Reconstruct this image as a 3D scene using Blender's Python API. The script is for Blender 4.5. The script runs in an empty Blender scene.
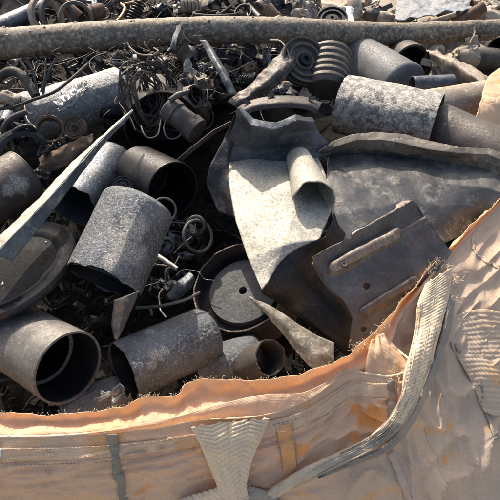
import bpy, math, random
from mathutils import Vector, Matrix, noise
R = math.radians
PI = math.pi
random.seed(7)
scene = bpy.context.scene
COL = scene.collection

# ------------------------------------------------------------------ camera
PITCH = R(42.0)
F = 250.0 / math.tan(R(25.0))
DIST = 1.1
CAM = Vector((0, -DIST * math.cos(PITCH), DIST * math.sin(PITCH)))
FWD = Vector((0, math.cos(PITCH), -math.sin(PITCH)))
RGT = Vector((1, 0, 0))
UPV = Vector((0, math.sin(PITCH), math.cos(PITCH)))

def ray(px, py):
    return FWD + RGT * ((px - 250.0) / F) + UPV * ((250.0 - py) / F)

def PD(px, py, d):
    """point of the place seen at (px, py), d metres in front of the lens"""
    return CAM + ray(px, py) * d

def PZ(px, py, z):
    """point of the place seen at (px, py) at height z"""
    r = ray(px, py)
    return CAM + r * ((z - CAM.z) / r.z)

def depth(p):
    return (p - CAM).dot(FWD)

def mpp(p):
    """metres per photo pixel at p"""
    return depth(p) / F

cd = bpy.data.cameras.new('camera')
cam = bpy.data.objects.new('camera', cd)
COL.objects.link(cam)
cam.location = CAM
cam.rotation_euler = (PI / 2 - PITCH, 0, 0)
cd.sensor_width = 36
cd.angle = R(50.0)
cd.clip_start = 0.02
cd.clip_end = 200
scene.camera = cam

# ------------------------------------------------------------------ light
SUN_EL, SUN_AZ = 41.0, -20.0           # azimuth: 0 = straight beyond the bag, minus = left
sd = Vector((math.sin(R(SUN_AZ)) * math.cos(R(SUN_EL)), math.cos(R(SUN_AZ)) * math.cos(R(SUN_EL)), math.sin(R(SUN_EL))))
ld = bpy.data.lights.new('sun', 'SUN')
ld.energy = 4.5
ld.angle = R(0.5)
ld.color = (1.0, 0.88, 0.73)
lo = bpy.data.objects.new('sun', ld)
COL.objects.link(lo)
lo.rotation_euler = sd.to_track_quat('Z', 'Y').to_euler()
w = bpy.data.worlds.new('World')
scene.world = w
w.use_nodes = True
nt = w.node_tree
bg = nt.nodes['Background']
sky = nt.nodes.new('ShaderNodeTexSky')
sky.sky_type = 'NISHITA'
sky.sun_disc = False
sky.sun_elevation = R(SUN_EL)
sky.sun_rotation = R(SUN_AZ)
sky.air_density = 1.2
sky.dust_density = 5.0
sky.ozone_density = 0.4
nt.links.new(sky.outputs['Color'], bg.inputs['Color'])
bg.inputs['Strength'].default_value = 0.15
vs = scene.view_settings
vs.view_transform = 'Standard'
vs.look = 'None'
vs.gamma = 1
vs.exposure = 0.68

# ------------------------------------------------------------------ materials
class NT:
    def __init__(self, name):
        self.m = bpy.data.materials.new(name)
        self.m.use_nodes = True
        self.t = self.m.node_tree
        self.t.nodes.clear()
        self.out = self.n('ShaderNodeOutputMaterial')
    def n(self, kind, **kw):
        x = self.t.nodes.new(kind)
        for k, v in kw.items():
            setattr(x, k, v)
        return x
    def l(self, a, b):
        self.t.links.new(a, b)
    def val(self, sock, v):
        if hasattr(v, 'links'):
            self.l(v, sock)
        else:
            sock.default_value = v
    def noise(self, vec, scale, detail=6, rough=0.6, dist=0.0):
        x = self.n('ShaderNodeTexNoise')
        self.l(vec, x.inputs['Vector'])
        x.inputs['Scale'].default_value = scale
        x.inputs['Detail'].default_value = detail
        x.inputs['Roughness'].default_value = rough
        x.inputs['Distortion'].default_value = dist
        return x.outputs['Fac']
    def ramp(self, fac, a, b, va=0.0, vb=1.0):
        x = self.n('ShaderNodeMapRange')
        x.interpolation_type = 'SMOOTHSTEP'
        self.l(fac, x.inputs['Value'])
        x.inputs['From Min'].default_value = a
        x.inputs['From Max'].default_value = b
        x.inputs['To Min'].default_value = va
        x.inputs['To Max'].default_value = vb
        return x.outputs['Result']
    def math(self, op, a, b=0.0):
        x = self.n('ShaderNodeMath', operation=op)
        self.val(x.inputs[0], a)
        self.val(x.inputs[1], b)
        return x.outputs[0]
    def mix(self, fac, a, b):
        x = self.n('ShaderNodeMix', data_type='RGBA')
        self.val(x.inputs[0], fac)
        self.val(x.inputs[6], (*a, 1) if isinstance(a, tuple) else a)
        self.val(x.inputs[7], (*b, 1) if isinstance(b, tuple) else b)
        return x.outputs[2]
    def coords(self, kind='Object', shift=True):
        tc = self.n('ShaderNodeTexCoord')
        v = tc.outputs[kind]
        if shift:
            oi = self.n('ShaderNodeObjectInfo')
            s = self.math('MULTIPLY', oi.outputs['Random'], 37.0)
            a = self.n('ShaderNodeVectorMath', operation='ADD')
            self.l(v, a.inputs[0])
            self.l(s, a.inputs[1])
            v = a.outputs[0]
        return v
    def bump(self, h, strength, dist, prev=None):
        b = self.n('ShaderNodeBump')
        b.inputs['Strength'].default_value = strength
        b.inputs['Distance'].default_value = dist
        self.l(h, b.inputs['Height'])
        if prev is not None:
            self.l(prev, b.inputs['Normal'])
        return b.outputs['Normal']

MATS, MARGS = {}, {}
def metal(name, base, alt, flake=None, rust=None, fs=45, ft=(0.5, 0.62), rt=(0.58, 0.72), metallic=0.35,
          rough=(0.42, 0.72), bump=0.5, speck=0.35, scale=1.0, fleck=None, ani=None, spec=0.5, patches=None, pcol=(0.50, 0.475, 0.43)):
    """weathered steel: two base tones, flaking oxide patches, rust, fine pitting"""
    if patches is None:
        MARGS[name] = dict(base=base, alt=alt, flake=flake, rust=rust, fs=fs, ft=ft, rt=rt, metallic=metallic, rough=rough, bump=bump, speck=speck, scale=scale, fleck=fleck)
    k = NT(name)
    v = k.coords()
    if ani:
        mp = k.n('ShaderNodeMapping')
        mp.inputs['Scale'].default_value = ani
        k.l(v, mp.inputs['Vector'])
        v2 = mp.outputs[0]
    else:
        v2 = v
    n1 = k.noise(v2, 14 * scale, 7, 0.62, 0.4)
    c = k.mix(k.ramp(n1, 0.36, 0.64), base, alt)
    n2 = k.noise(v, 160 * scale, 6, 0.7)
    dark = tuple(x * 0.35 for x in base)
    c = k.mix(k.math('MULTIPLY', k.ramp(n2, 0.5, 0.7), speck), c, dark)
    if rust:
        n3 = k.noise(v, 22 * scale, 8, 0.68, 0.6)
        c = k.mix(k.ramp(n3, *rt), c, rust)
    hgt = None
    if flake:
        n4 = k.noise(v, fs * scale, 9, 0.7, 0.25)
        m4 = k.ramp(n4, *ft)
        n5 = k.noise(v, 330 * scale, 4, 0.6)
        m5 = k.math('MULTIPLY', m4, k.ramp(n5, 0.32, 0.56, 0.25, 1.0))
        c = k.mix(m5, c, flake)
        hgt = m5
    if fleck:
        vo = k.n('ShaderNodeTexVoronoi')
        vo.inputs['Scale'].default_value = 120 * scale
        k.l(v, vo.inputs['Vector'])
        c = k.mix(k.ramp(vo.outputs['Distance'], 0.16, 0.08), c, fleck)
    if patches:                                      # pale oxide and painted-in sun patches with ragged outlines
        raw = k.coords('Object', shift=False)
        near = None
        for (pc, pr_) in patches:
            dn = k.n('ShaderNodeVectorMath', operation='DISTANCE')
            k.l(raw, dn.inputs[0])
            dn.inputs[1].default_value = pc
            q = k.math('DIVIDE', dn.outputs['Value'], pr_)
            near = q if near is None else k.math('MINIMUM', near, q)
        nn = k.noise(raw, 60, 5, 0.65)
        near = k.math('ADD', near, k.math('MULTIPLY', k.math('SUBTRACT', nn, 0.5), 2.2))
        pm = k.ramp(near, 1.25, 0.45)
        gr = k.noise(raw, 420, 5, 0.75)
        gm = k.math('MULTIPLY', pm, k.ramp(gr, 0.42, 0.56, 0.05, 0.9))
        c = k.mix(gm, c, pcol)
        hgt = gm if hgt is None else k.math('MAXIMUM', hgt, gm)
    # scratches
    ws = k.n('ShaderNodeMapping')
    ws.inputs['Scale'].default_value = (9, 260, 120)
    ws.inputs['Rotation'].default_value = (0.3, 0.5, 0.7)
    k.l(v, ws.inputs['Vector'])
    sc = k.noise(ws.outputs[0], 1.0, 2, 0.5)
    c = k.mix(k.ramp(sc, 0.70, 0.78, 0.0, 0.45), c, tuple(min(1, x * 2.2 + 0.03) for x in alt))
    p = k.n('ShaderNodeBsdfPrincipled')
    k.l(c, p.inputs['Base Color'])
    p.inputs['Metallic'].default_value = metallic
    p.inputs['Specular IOR Level'].default_value = spec
    k.l(k.ramp(n2, 0.3, 0.7, *rough), p.inputs['Roughness'])
    nb = k.bump(n1, bump * 0.6, 0.006)
    nb = k.bump(n2, bump * 0.9, 0.0016, nb)
    if hgt is not None:
        nb = k.bump(hgt, bump * 0.6, 0.0012, nb)
    k.l(nb, p.inputs['Normal'])
    k.l(p.outputs[0], k.out.inputs['Surface'])
    MATS[name] = k.m
    return k.m

RUST = (0.11, 0.052, 0.028)
DIRT = (0.16, 0.115, 0.08)
metal('pipe_steel', (0.07, 0.063, 0.056), (0.19, 0.158, 0.122), (0.50, 0.41, 0.29), RUST, fs=80, ft=(0.44, 0.68), rt=(0.6, 0.75), bump=0.6, metallic=0.1, rough=(0.55, 0.85))
metal('blue_grey_steel', (0.05, 0.058, 0.072), (0.10, 0.114, 0.137), (0.25, 0.26, 0.27), (0.05, 0.043, 0.04), fs=130, ft=(0.54, 0.72), bump=0.7, metallic=0.6, rough=(0.3, 0.58))
metal('weathered_can', (0.066, 0.076, 0.09), (0.13, 0.143, 0.163), (0.40, 0.40, 0.395), (0.06, 0.052, 0.05), fs=210, ft=(0.46, 0.68), rt=(0.62, 0.78), bump=1.3, metallic=0.55, rough=(0.3, 0.6), fleck=(0.045, 0.045, 0.05))
metal('frosted_can', (0.12, 0.127, 0.14), (0.24, 0.245, 0.255), (0.43, 0.428, 0.42), (0.05, 0.045, 0.045), fs=160, ft=(0.46, 0.58), rt=(0.56, 0.7), bump=1.3, metallic=0.45, rough=(0.32, 0.6))
metal('patchy_can', (0.085, 0.083, 0.082), (0.18, 0.175, 0.168), (0.42, 0.405, 0.38), (0.09, 0.06, 0.045), fs=65, ft=(0.42, 0.58), rt=(0.58, 0.72), bump=1.1, metallic=0.4, rough=(0.35, 0.65))
metal('dark_steel', (0.018, 0.019, 0.022), (0.04, 0.04, 0.044), (0.09, 0.088, 0.085), (0.045, 0.03, 0.022), fs=60, ft=(0.58, 0.72), bump=0.7, metallic=0.6, rough=(0.32, 0.6))
metal('black_steel', (0.013, 0.013, 0.016), (0.028, 0.029, 0.033), (0.07, 0.07, 0.07), (0.035, 0.024, 0.018), fs=60, ft=(0.6, 0.74), bump=0.6, metallic=0.6, rough=(0.28, 0.55))
metal('brown_steel', (0.046, 0.040, 0.037), (0.088, 0.076, 0.069), (0.19, 0.168, 0.142), (0.10, 0.055, 0.035), fs=55, ft=(0.56, 0.7), bump=0.5, metallic=0.3)
metal('lid_black', (0.008, 0.0085, 0.010), (0.018, 0.019, 0.022), (0.05, 0.048, 0.044), (0.03, 0.024, 0.02), fs=45, ft=(0.6, 0.76), bump=0.35, metallic=0.0, spec=0.05, rough=(0.5, 0.75))
metal('matte_grey', (0.075, 0.08, 0.088), (0.125, 0.13, 0.138), (0.22, 0.22, 0.22), (0.07, 0.06, 0.055), fs=70, ft=(0.54, 0.7), bump=0.5, metallic=0.1, rough=(0.55, 0.8))
metal('disc_grey', (0.036, 0.039, 0.044), (0.066, 0.07, 0.077), (0.17, 0.17, 0.168), (0.045, 0.038, 0.034), fs=150, ft=(0.52, 0.7), bump=0.6, metallic=0.2, rough=(0.5, 0.75))
metal('tan_steel', (0.20, 0.165, 0.13), (0.32, 0.265, 0.21), (0.44, 0.39, 0.32), (0.15, 0.08, 0.045), fs=55, ft=(0.5, 0.66), bump=0.6, metallic=0.1, rough=(0.6, 0.9))
metal('rusty_iron', (0.085, 0.05, 0.035), (0.15, 0.095, 0.065), (0.24, 0.18, 0.13), (0.19, 0.085, 0.035), fs=50, ft=(0.55, 0.7), bump=0.9, metallic=0.1, rough=(0.65, 0.95))
metal('plate_steel', (0.085, 0.071, 0.064), (0.145, 0.122, 0.108), (0.22, 0.19, 0.16), (0.11, 0.068, 0.05), fs=30, ft=(0.56, 0.7), rt=(0.52, 0.7), bump=0.35, metallic=0.45, rough=(0.34, 0.6))
metal('panel_steel', (0.055, 0.058, 0.064), (0.105, 0.104, 0.102), (0.20, 0.19, 0.165), (0.095, 0.078, 0.06), fs=34, ft=(0.5, 0.66), rt=(0.55, 0.7), bump=0.35, metallic=0.45, rough=(0.34, 0.6))
metal('pale_sheet', (0.245, 0.23, 0.195), (0.355, 0.338, 0.29), (0.48, 0.46, 0.41), (0.17, 0.148, 0.112), fs=210, ft=(0.48, 0.62), rt=(0.54, 0.72), bump=0.6, metallic=0.25, rough=(0.42, 0.75), speck=0.7)
metal('crust_sheet', (0.15, 0.125, 0.09), (0.27, 0.235, 0.18), (0.42, 0.385, 0.31), (0.10, 0.062, 0.035), fs=60, ft=(0.48, 0.6), bump=1.0, metallic=0.05, rough=(0.6, 0.9))
metal('bright_strip', (0.085, 0.10, 0.115), (0.16, 0.175, 0.185), (0.32, 0.31, 0.28), (0.16, 0.12, 0.08), fs=34, ft=(0.5, 0.6), bump=0.5, metallic=0.25)
metal('aluminium', (0.22, 0.22, 0.215), (0.38, 0.375, 0.36), (0.55, 0.53, 0.5), (0.14, 0.11, 0.08), fs=60, bump=0.8, metallic=0.55, rough=(0.3, 0.6))
metal('copper', (0.26, 0.13, 0.055), (0.42, 0.24, 0.10), None, (0.10, 0.06, 0.035), bump=0.3, metallic=0.6)
metal('pale_debris', (0.24, 0.20, 0.155), (0.38, 0.32, 0.25), (0.5, 0.45, 0.38), (0.22, 0.14, 0.085), fs=25, bump=0.8, metallic=0.0, rough=(0.7, 0.95))
metal('white_plastic', (0.62, 0.61, 0.58), (0.74, 0.73, 0.7), None, (0.35, 0.31, 0.26), bump=0.3, metallic=0.0)
metal('blue_tarp', (0.09, 0.11, 0.14), (0.15, 0.17, 0.195), (0.26, 0.26, 0.255), (0.20, 0.16, 0.13), fs=22, bump=0.9, metallic=0.0, rough=(0.5, 0.8))
metal('rubber', (0.016, 0.015, 0.015), (0.034, 0.031, 0.029), (0.09, 0.08, 0.066), None, fs=60, ft=(0.55, 0.7), bump=0.5, metallic=0.0, rough=(0.6, 0.85))
metal('wire_grey', (0.05, 0.046, 0.043), (0.13, 0.118, 0.1), None, (0.10, 0.065, 0.045), bump=0.3, metallic=0.3)
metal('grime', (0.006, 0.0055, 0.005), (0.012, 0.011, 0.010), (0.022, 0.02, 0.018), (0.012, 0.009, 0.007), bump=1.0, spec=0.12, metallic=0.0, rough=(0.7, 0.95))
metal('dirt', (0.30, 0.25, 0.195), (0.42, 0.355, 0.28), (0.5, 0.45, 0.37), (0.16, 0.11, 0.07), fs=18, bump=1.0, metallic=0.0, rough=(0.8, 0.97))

def fabric(name, tan, clean_and_glow, dust, trans, tw=0.3, weave=420.0, ribs=None, dirt=(0.16, 0.135, 0.115), cl=(0.52, 0.66), patches=None):
    """woven polypropylene: fine weave, dust, cleaner orange tones, painted orange glow spots, thin enough to let light through"""
    k = NT(name)
    v = k.coords('Object', shift=False)
    tc = k.n('ShaderNodeTexCoord')
    uv = tc.outputs['UV']
    n1 = k.noise(v, 7.0, 6, 0.6, 0.5)
    c = k.mix(k.ramp(n1, 0.36, 0.62), dust, tan)
    n2 = k.noise(v, 9.5, 4, 0.55, 1.2)
    c = k.mix(k.ramp(n2, *cl), c, clean_and_glow)
    mp = k.n('ShaderNodeMapping')
    mp.inputs['Scale'].default_value = (13, 34, 1)
    mp.inputs['Rotation'].default_value = (0, 0, 0.12)
    k.l(uv, mp.inputs['Vector'])
    n3 = k.noise(mp.outputs[0], 1.0, 5, 0.65, 0.5)
    c = k.mix(k.ramp(n3, 0.54, 0.76, 0.0, 0.36), c, dirt)
    if patches:                                      # orange patches paint in the glow of light through the cloth
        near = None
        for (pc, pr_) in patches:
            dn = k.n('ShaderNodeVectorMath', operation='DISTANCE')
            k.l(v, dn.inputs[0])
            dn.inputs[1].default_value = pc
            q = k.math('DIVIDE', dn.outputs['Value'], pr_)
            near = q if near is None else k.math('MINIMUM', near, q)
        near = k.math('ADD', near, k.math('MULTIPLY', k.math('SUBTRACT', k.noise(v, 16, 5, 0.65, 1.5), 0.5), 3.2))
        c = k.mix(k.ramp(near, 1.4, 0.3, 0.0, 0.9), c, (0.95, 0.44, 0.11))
    n6 = k.noise(v, 55.0, 6, 0.7)
    c = k.mix(k.ramp(n6, 0.54, 0.75, 0.0, 0.42), c, dirt)
    def wave(direction, sc):
        wv = k.n('ShaderNodeTexWave', wave_type='BANDS', bands_direction=direction)
        wv.inputs['Scale'].default_value = sc
        wv.inputs['Distortion'].default_value = 0.6
        wv.inputs['Detail'].default_value = 2
        wv.inputs['Detail Scale'].default_value = 0.2
        k.l(uv, wv.inputs['Vector'])
        return wv.outputs['Fac']
    wx, wy = wave('X', weave * 0.32), wave('Y', weave * 0.36)
    h = k.math('MULTIPLY', wx, wy)
    c = k.mix(k.ramp(h, 0.0, 0.35, 0.38, 0.0), c, tuple(x * 0.5 for x in tan))
    nb = k.bump(k.noise(v, 30, 4, 0.55, 0.6), 0.25, 0.004)
    vo = k.n('ShaderNodeTexVoronoi', feature='DISTANCE_TO_EDGE')
    vo.inputs['Scale'].default_value = 15
    wv_ = k.n('ShaderNodeVectorMath', operation='ADD')
    ns = k.n('ShaderNodeTexNoise')
    ns.inputs['Scale'].default_value = 9
    k.l(v, ns.inputs['Vector'])
    sc_ = k.n('ShaderNodeVectorMath', operation='SCALE')
    k.l(ns.outputs['Color'], sc_.inputs[0])
    sc_.inputs['Scale'].default_value = 0.12
    k.l(v, wv_.inputs[0])
    k.l(sc_.outputs[0], wv_.inputs[1])
    k.l(wv_.outputs[0], vo.inputs['Vector'])
    nb = k.bump(k.ramp(vo.outputs['Distance'], 0.0, 0.10), 0.30, 0.004, nb)      # sharp creases
    nb = k.bump(h, 0.40, 0.0008, nb)
    d = k.n('ShaderNodeBsdfPrincipled')
    k.l(c, d.inputs['Base Color'])
    d.inputs['Roughness'].default_value = 0.78
    d.inputs['Specular IOR Level'].default_value = 0.25
    k.l(nb, d.inputs['Normal'])
    t = k.n('ShaderNodeBsdfTranslucent')
    t.inputs['Color'].default_value = (*trans, 1)
    k.l(nb, t.inputs['Normal'])
    mx = k.n('ShaderNodeMixShader')
    mx.inputs[0].default_value = tw
    k.l(d.outputs[0], mx.inputs[1])
    k.l(t.outputs[0], mx.inputs[2])
    k.l(mx.outputs[0], k.out.inputs['Surface'])
    MATS[name] = k.m
    return k.m

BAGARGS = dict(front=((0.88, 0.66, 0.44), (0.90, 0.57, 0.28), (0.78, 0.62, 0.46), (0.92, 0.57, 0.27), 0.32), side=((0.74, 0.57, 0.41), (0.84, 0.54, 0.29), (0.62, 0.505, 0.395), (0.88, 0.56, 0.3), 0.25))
fabric('bag_fabric', *BAGARGS['front'], cl=(0.57, 0.64))
fabric('bag_liner', (0.86, 0.67, 0.46), (0.86, 0.60, 0.36), (0.78, 0.63, 0.47), (0.92, 0.58, 0.27), 0.40)
fabric('bag_side', *BAGARGS['side'], cl=(0.58, 0.7))
fabric('cream_web', (0.82, 0.65, 0.46), (0.84, 0.66, 0.44), (0.68, 0.545, 0.395), (0.5, 0.35, 0.2), 0.08, dirt=(0.2, 0.18, 0.155))
fabric('grey_web', (0.36, 0.315, 0.26), (0.48, 0.39, 0.29), (0.27, 0.245, 0.215), (0.3, 0.2, 0.1), 0.05, dirt=(0.09, 0.088, 0.088))
fabric('orange_tape', (0.90, 0.46, 0.19), (0.92, 0.45, 0.15), (0.82, 0.48, 0.24), (0.8, 0.4, 0.12), 0.25)
fabric('mid_web', (0.60, 0.50, 0.38), (0.68, 0.55, 0.40), (0.42, 0.365, 0.30), (0.4, 0.28, 0.15), 0.05, dirt=(0.12, 0.11, 0.1))
fabric('green_tape', (0.27, 0.26, 0.20), (0.31, 0.28, 0.21), (0.22, 0.215, 0.18), (0.3, 0.25, 0.12), 0.05)

# ------------------------------------------------------------------ mesh building
def basis(ax):
    ax = ax.normalized()
    t = Vector((0, 0, 1)) if abs(ax.z) < 0.9 else Vector((1, 0, 0))
    u = ax.cross(t).normalized()
    return ax, u, ax.cross(u).normalized()

def cr(p0, p1, p2, p3, t):
    return 0.5 * ((2 * p1) + (p2 - p0) * t + (2 * p0 - 5 * p1 + 4 * p2 - p3) * t * t + (3 * p1 - p0 - 3 * p2 + p3) * t * t * t)

def spline(pts, n, linear=False):
    """n points along the control points"""
    m = len(pts)
    out = []
    for i in range(n):
        f = i / (n - 1) * (m - 1)
        a = min(int(f), m - 2)
        t = f - a
        if linear or m == 2:
            out.append(pts[a].lerp(pts[a + 1], t))
            continue
        p0 = pts[a - 1] if a > 0 else 2 * pts[0] - pts[1]
        p3 = pts[a + 2] if a + 2 < m else 2 * pts[-1] - pts[-2]
        out.append(cr(p0, pts[a], pts[a + 1], p3, t))
    return out

def fbm(p, s, o=4):
    return noise.fractal(p * s, 0.8, 2.0, o)

class MB:
    def __init__(self):
        self.v, self.f, self.uv = [], [], []
    def face(self, idx, uvs=None):
        self.f.append(tuple(idx))
        self.uv.append(uvs)
    def tube(self, pts, r, segs=8, cap=True, closed=False):
        n = len(pts)
        rs = r if isinstance(r, (list, tuple)) else [r] * n
        tang = []
        for i in range(n):
            a = pts[(i - 1) % n] if (closed or i > 0) else pts[0]
            b = pts[(i + 1) % n] if (closed or i < n - 1) else pts[-1]
            d = b - a
            tang.append(d.normalized() if d.length > 1e-9 else Vector((0, 0, 1)))
        _, u, _ = basis(tang[0])
        base = len(self.v)
        for i in range(n):
            t = tang[i]
            u = (u - t * u.dot(t))
            u = u.normalized() if u.length > 1e-6 else basis(t)[1]
            w_ = t.cross(u)
            for k in range(segs):
                a = 2 * PI * k / segs
                self.v.append(pts[i] + (u * math.cos(a) + w_ * math.sin(a)) * rs[i])
        m = n if closed else n - 1
        for i in range(m):
            j = (i + 1) % n
            for k in range(segs):
                q = (k + 1) % segs
                self.face((base + i * segs + k, base + i * segs + q, base + j * segs + q, base + j * segs + k))
        if cap and not closed:
            self.face([base + k for k in range(segs)][::-1])
            self.face([base + (n - 1) * segs + k for k in range(segs)])
        return self
    def lathe(self, prof, p, ax, segs=56, closed=True, dent=0.0, dscale=9.0, seed=0.0, oval=1.0, roll=0.0, arc=None, jag=0.0):
        """prof: (t along axis, radius) pairs; closed joins last to first"""
        ax, u, w_ = basis(ax)
        if roll:
            m = Matrix.Rotation(roll, 3, ax)
            u, w_ = m @ u, m @ w_
        base = len(self.v)
        n = len(prof)
        so = Vector((seed * 3.1, seed * 1.7, seed * 5.3))
        for (t, r) in prof:
            for k in range(segs):
                a = 2 * PI * k / segs
                d = u * math.cos(a) + w_ * math.sin(a) * oval
                rr = r
                if dent:
                    q = (d * 0.09 + ax * t)
                    rr = r * (1 + dent * (noise.noise(q * dscale + so) + 0.35 * noise.noise(q * dscale * 3.1 + so)))
                tt = t
                if jag and t < .0095:
                    jn = noise.noise(Vector((math.cos(a) * 1.6, math.sin(a) * 1.6, seed))) + .35 * noise.noise(Vector((math.cos(a) * 5, math.sin(a) * 5, seed + 3))) + .15 * noise.noise(Vector((math.cos(a) * 17, math.sin(a) * 17, seed + 3)))
                    tt = t + jag * (jn + .5)
                self.v.append(p + ax * tt + d * rr)
        for i in range(n if closed else n - 1):
            j = (i + 1) % n
            if prof[i][1] < 1e-6 and prof[j][1] < 1e-6:
                continue
            for k in range(segs):
                if arc and not (arc[0] <= k / segs <= arc[1]):
                    continue
                q = (k + 1) % segs
                self.face((base + i * segs + k, base + i * segs + q, base + j * segs + q, base + j * segs + k))
        return self
    def box(self, c, ux, uy, uz, bev=0.0):
        base = len(self.v)
        for sx in (-1, 1):
            for sy in (-1, 1):
                for sz in (-1, 1):
                    self.v.append(c + ux * sx + uy * sy + uz * sz)
        for q in ((0, 1, 3, 2), (4, 6, 7, 5), (0, 4, 5, 1), (2, 3, 7, 6), (0, 2, 6, 4), (1, 5, 7, 3)):
            self.face([base + i for i in q])
        return self
    def blob(self, c, sx, sy, sz, amp=0.25, sc=2.0, seed=0.0, lat=9, lon=12, rot=None):
        base = len(self.v)
        so = Vector((seed * 7.7, seed * 2.3, seed * 4.9))
        for i in range(lat + 1):
            th = PI * i / lat
            for j in range(lon):
                ph = 2 * PI * j / lon
                d = Vector((math.sin(th) * math.cos(ph), math.sin(th) * math.sin(ph), math.cos(th)))
                k = 1 + amp * noise.noise(d * sc + so) + amp * 0.6 * noise.cell(d * sc * 1.3 + so)
                q = Vector((d.x * sx, d.y * sy, d.z * sz)) * k
                if rot:
                    q = rot @ q
                self.v.append(c + q)
        for i in range(lat):
            for j in range(lon):
                q = (j + 1) % lon
                self.face((base + i * lon + j, base + i * lon + q, base + (i + 1) * lon + q, base + (i + 1) * lon + j))
        return self
    def grid(self, g):
        """g: rows of points; uv in metres"""
        nr, nc = len(g), len(g[0])
        base = len(self.v)
        us = [[0.0] * nc for _ in range(nr)]
        vs_ = [[0.0] * nc for _ in range(nr)]
        for i in range(nr):
            for j in range(nc):
                self.v.append(g[i][j])
                if j:
                    us[i][j] = us[i][j - 1] + (g[i][j] - g[i][j - 1]).length
                if i:
                    vs_[i][j] = vs_[i - 1][j] + (g[i][j] - g[i - 1][j]).length
        for i in range(nr - 1):
            for j in range(nc - 1):
                q = ((i, j), (i, j + 1), (i + 1, j + 1), (i + 1, j))
                self.face([base + a * nc + b for a, b in q], [(us[a][b], vs_[a][b]) for a, b in q])
        return self
    def build(self, name, mat, parent=None, smooth=True, angle=38, solid=0.0, off=0.0, origin=None):
        if parent is not None:
            o0 = parent.matrix_world.translation.copy() if parent.get('_o') is None else Vector(parent['_o'])
        elif origin is not None:
            o0 = origin
        else:
            n = max(1, len(self.v))
            o0 = Vector((sum(p.x for p in self.v) / n, sum(p.y for p in self.v) / n, min(p.z for p in self.v)))
        me = bpy.data.meshes.new(name)
        me.from_pydata([p - o0 for p in self.v], [], self.f)
        if any(u is not None for u in self.uv):
            ul = me.uv_layers.new(name='UVMap')
            i = 0
            for f, u in zip(self.f, self.uv):
                for k in range(len(f)):
                    ul.data[i].uv = u[k] if u else (0, 0)
                    i += 1
        me.validate()
        me.materials.append(MATS[mat])
        if smooth:
            me.shade_smooth()
            me.set_sharp_from_angle(angle=R(angle))
        o = bpy.data.objects.new(name, me)
        COL.objects.link(o)
        if parent is not None:
            o.parent = parent
            o['_o'] = tuple(o0)
            # parent-local: parents here only translate
            o.location = (0, 0, 0)
        else:
            o.location = o0
            o['_o'] = tuple(o0)
        if solid:
            md = o.modifiers.new('thickness', 'SOLIDIFY')
            md.thickness = solid
            md.offset = off
        return o

def tag(o, label, cat, group=None):
    o['label'] = label
    o['category'] = cat
    if group:
        o['group'] = group
    return o

def thing(name, label, cat, at, group=None):
    o = bpy.data.objects.new(name, None)
    o.empty_display_size = 0.05
    COL.objects.link(o)
    o.location = at
    o['_o'] = tuple(at)
    return tag(o, label, cat, group)

def loft(ctrl, nu, nv, wr=0.0, ws=12.0, fn=None, lin=False):
    """ctrl: rows of control points -> nv x nu grid, wrinkled along its normals"""
    rows = [spline(r, nu, lin) for r in ctrl]
    cols = [spline([rows[i][j] for i in range(len(rows))], nv, lin) for j in range(nu)]
    g = [[cols[j][i] for j in range(nu)] for i in range(nv)]
    if wr or fn:
        h = [[None] * nu for _ in range(nv)]
        for i in range(nv):
            for j in range(nu):
                a = g[min(i + 1, nv - 1)][j] - g[max(i - 1, 0)][j]
                b = g[i][min(j + 1, nu - 1)] - g[i][max(j - 1, 0)]
                n = b.cross(a)
                n = n.normalized() if n.length > 1e-12 else Vector((0, 0, 1))
                if n.dot(CAM - g[i][j]) < 0:
                    n = -n
                d = wr * fbm(g[i][j], ws) if wr else 0.0
                if fn:
                    d += fn(j / (nu - 1), i / (nv - 1), g[i][j])
                h[i][j] = g[i][j] + n * d
        g = h
    return g

def pz(rows):
    """rows of (px, py, z) -> rows of points"""
    return [[PZ(*p) for p in r] for r in rows]

# ------------------------------------------------------------------ cans and tubes
def can_profile(L, r, wall, dome=None, lip0=0.0, bead=None, n=14):
    """open at t=0; at t=L open too (dome None) or closed by a dome of the given height"""
    o = []
    if lip0:
        o += [(-0.0005, r + lip0), (0.006, r + lip0), (0.008, r)]
    else:
        o += [(0, r)]
    Lc = L if dome is None else L - dome
    for i in range(1, n):
        t = Lc * i / n
        rr = r
        if bead:
            for (bt, bh) in bead:
                rr += bh * math.exp(-((t / Lc - bt) / 0.018) ** 2)
        o.append((max(t, 0.0085), rr))
    o.append((Lc, r))
    inner = []
    if dome is not None:
        k = 7
        rc = min(r * 0.35, dome)
        for i in range(1, k + 1):
            a = PI / 2 * i / k
            o.append((Lc + dome * 0.8 * math.sin(a), r - rc + rc * math.cos(a)))
        o.append((L, (r - rc) * 0.5))
        o.append((L, 0.0))
        inner = [(Lc, 0.0), (Lc - 0.002, r - wall)]
    else:
        inner = [(L, r - wall)]
    for i in range(n - 1, 0, -1):
        inner.append((Lc * i / n * 0.999, r - wall))
    inner.append((0.0, r - wall))
    return o + inner

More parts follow.
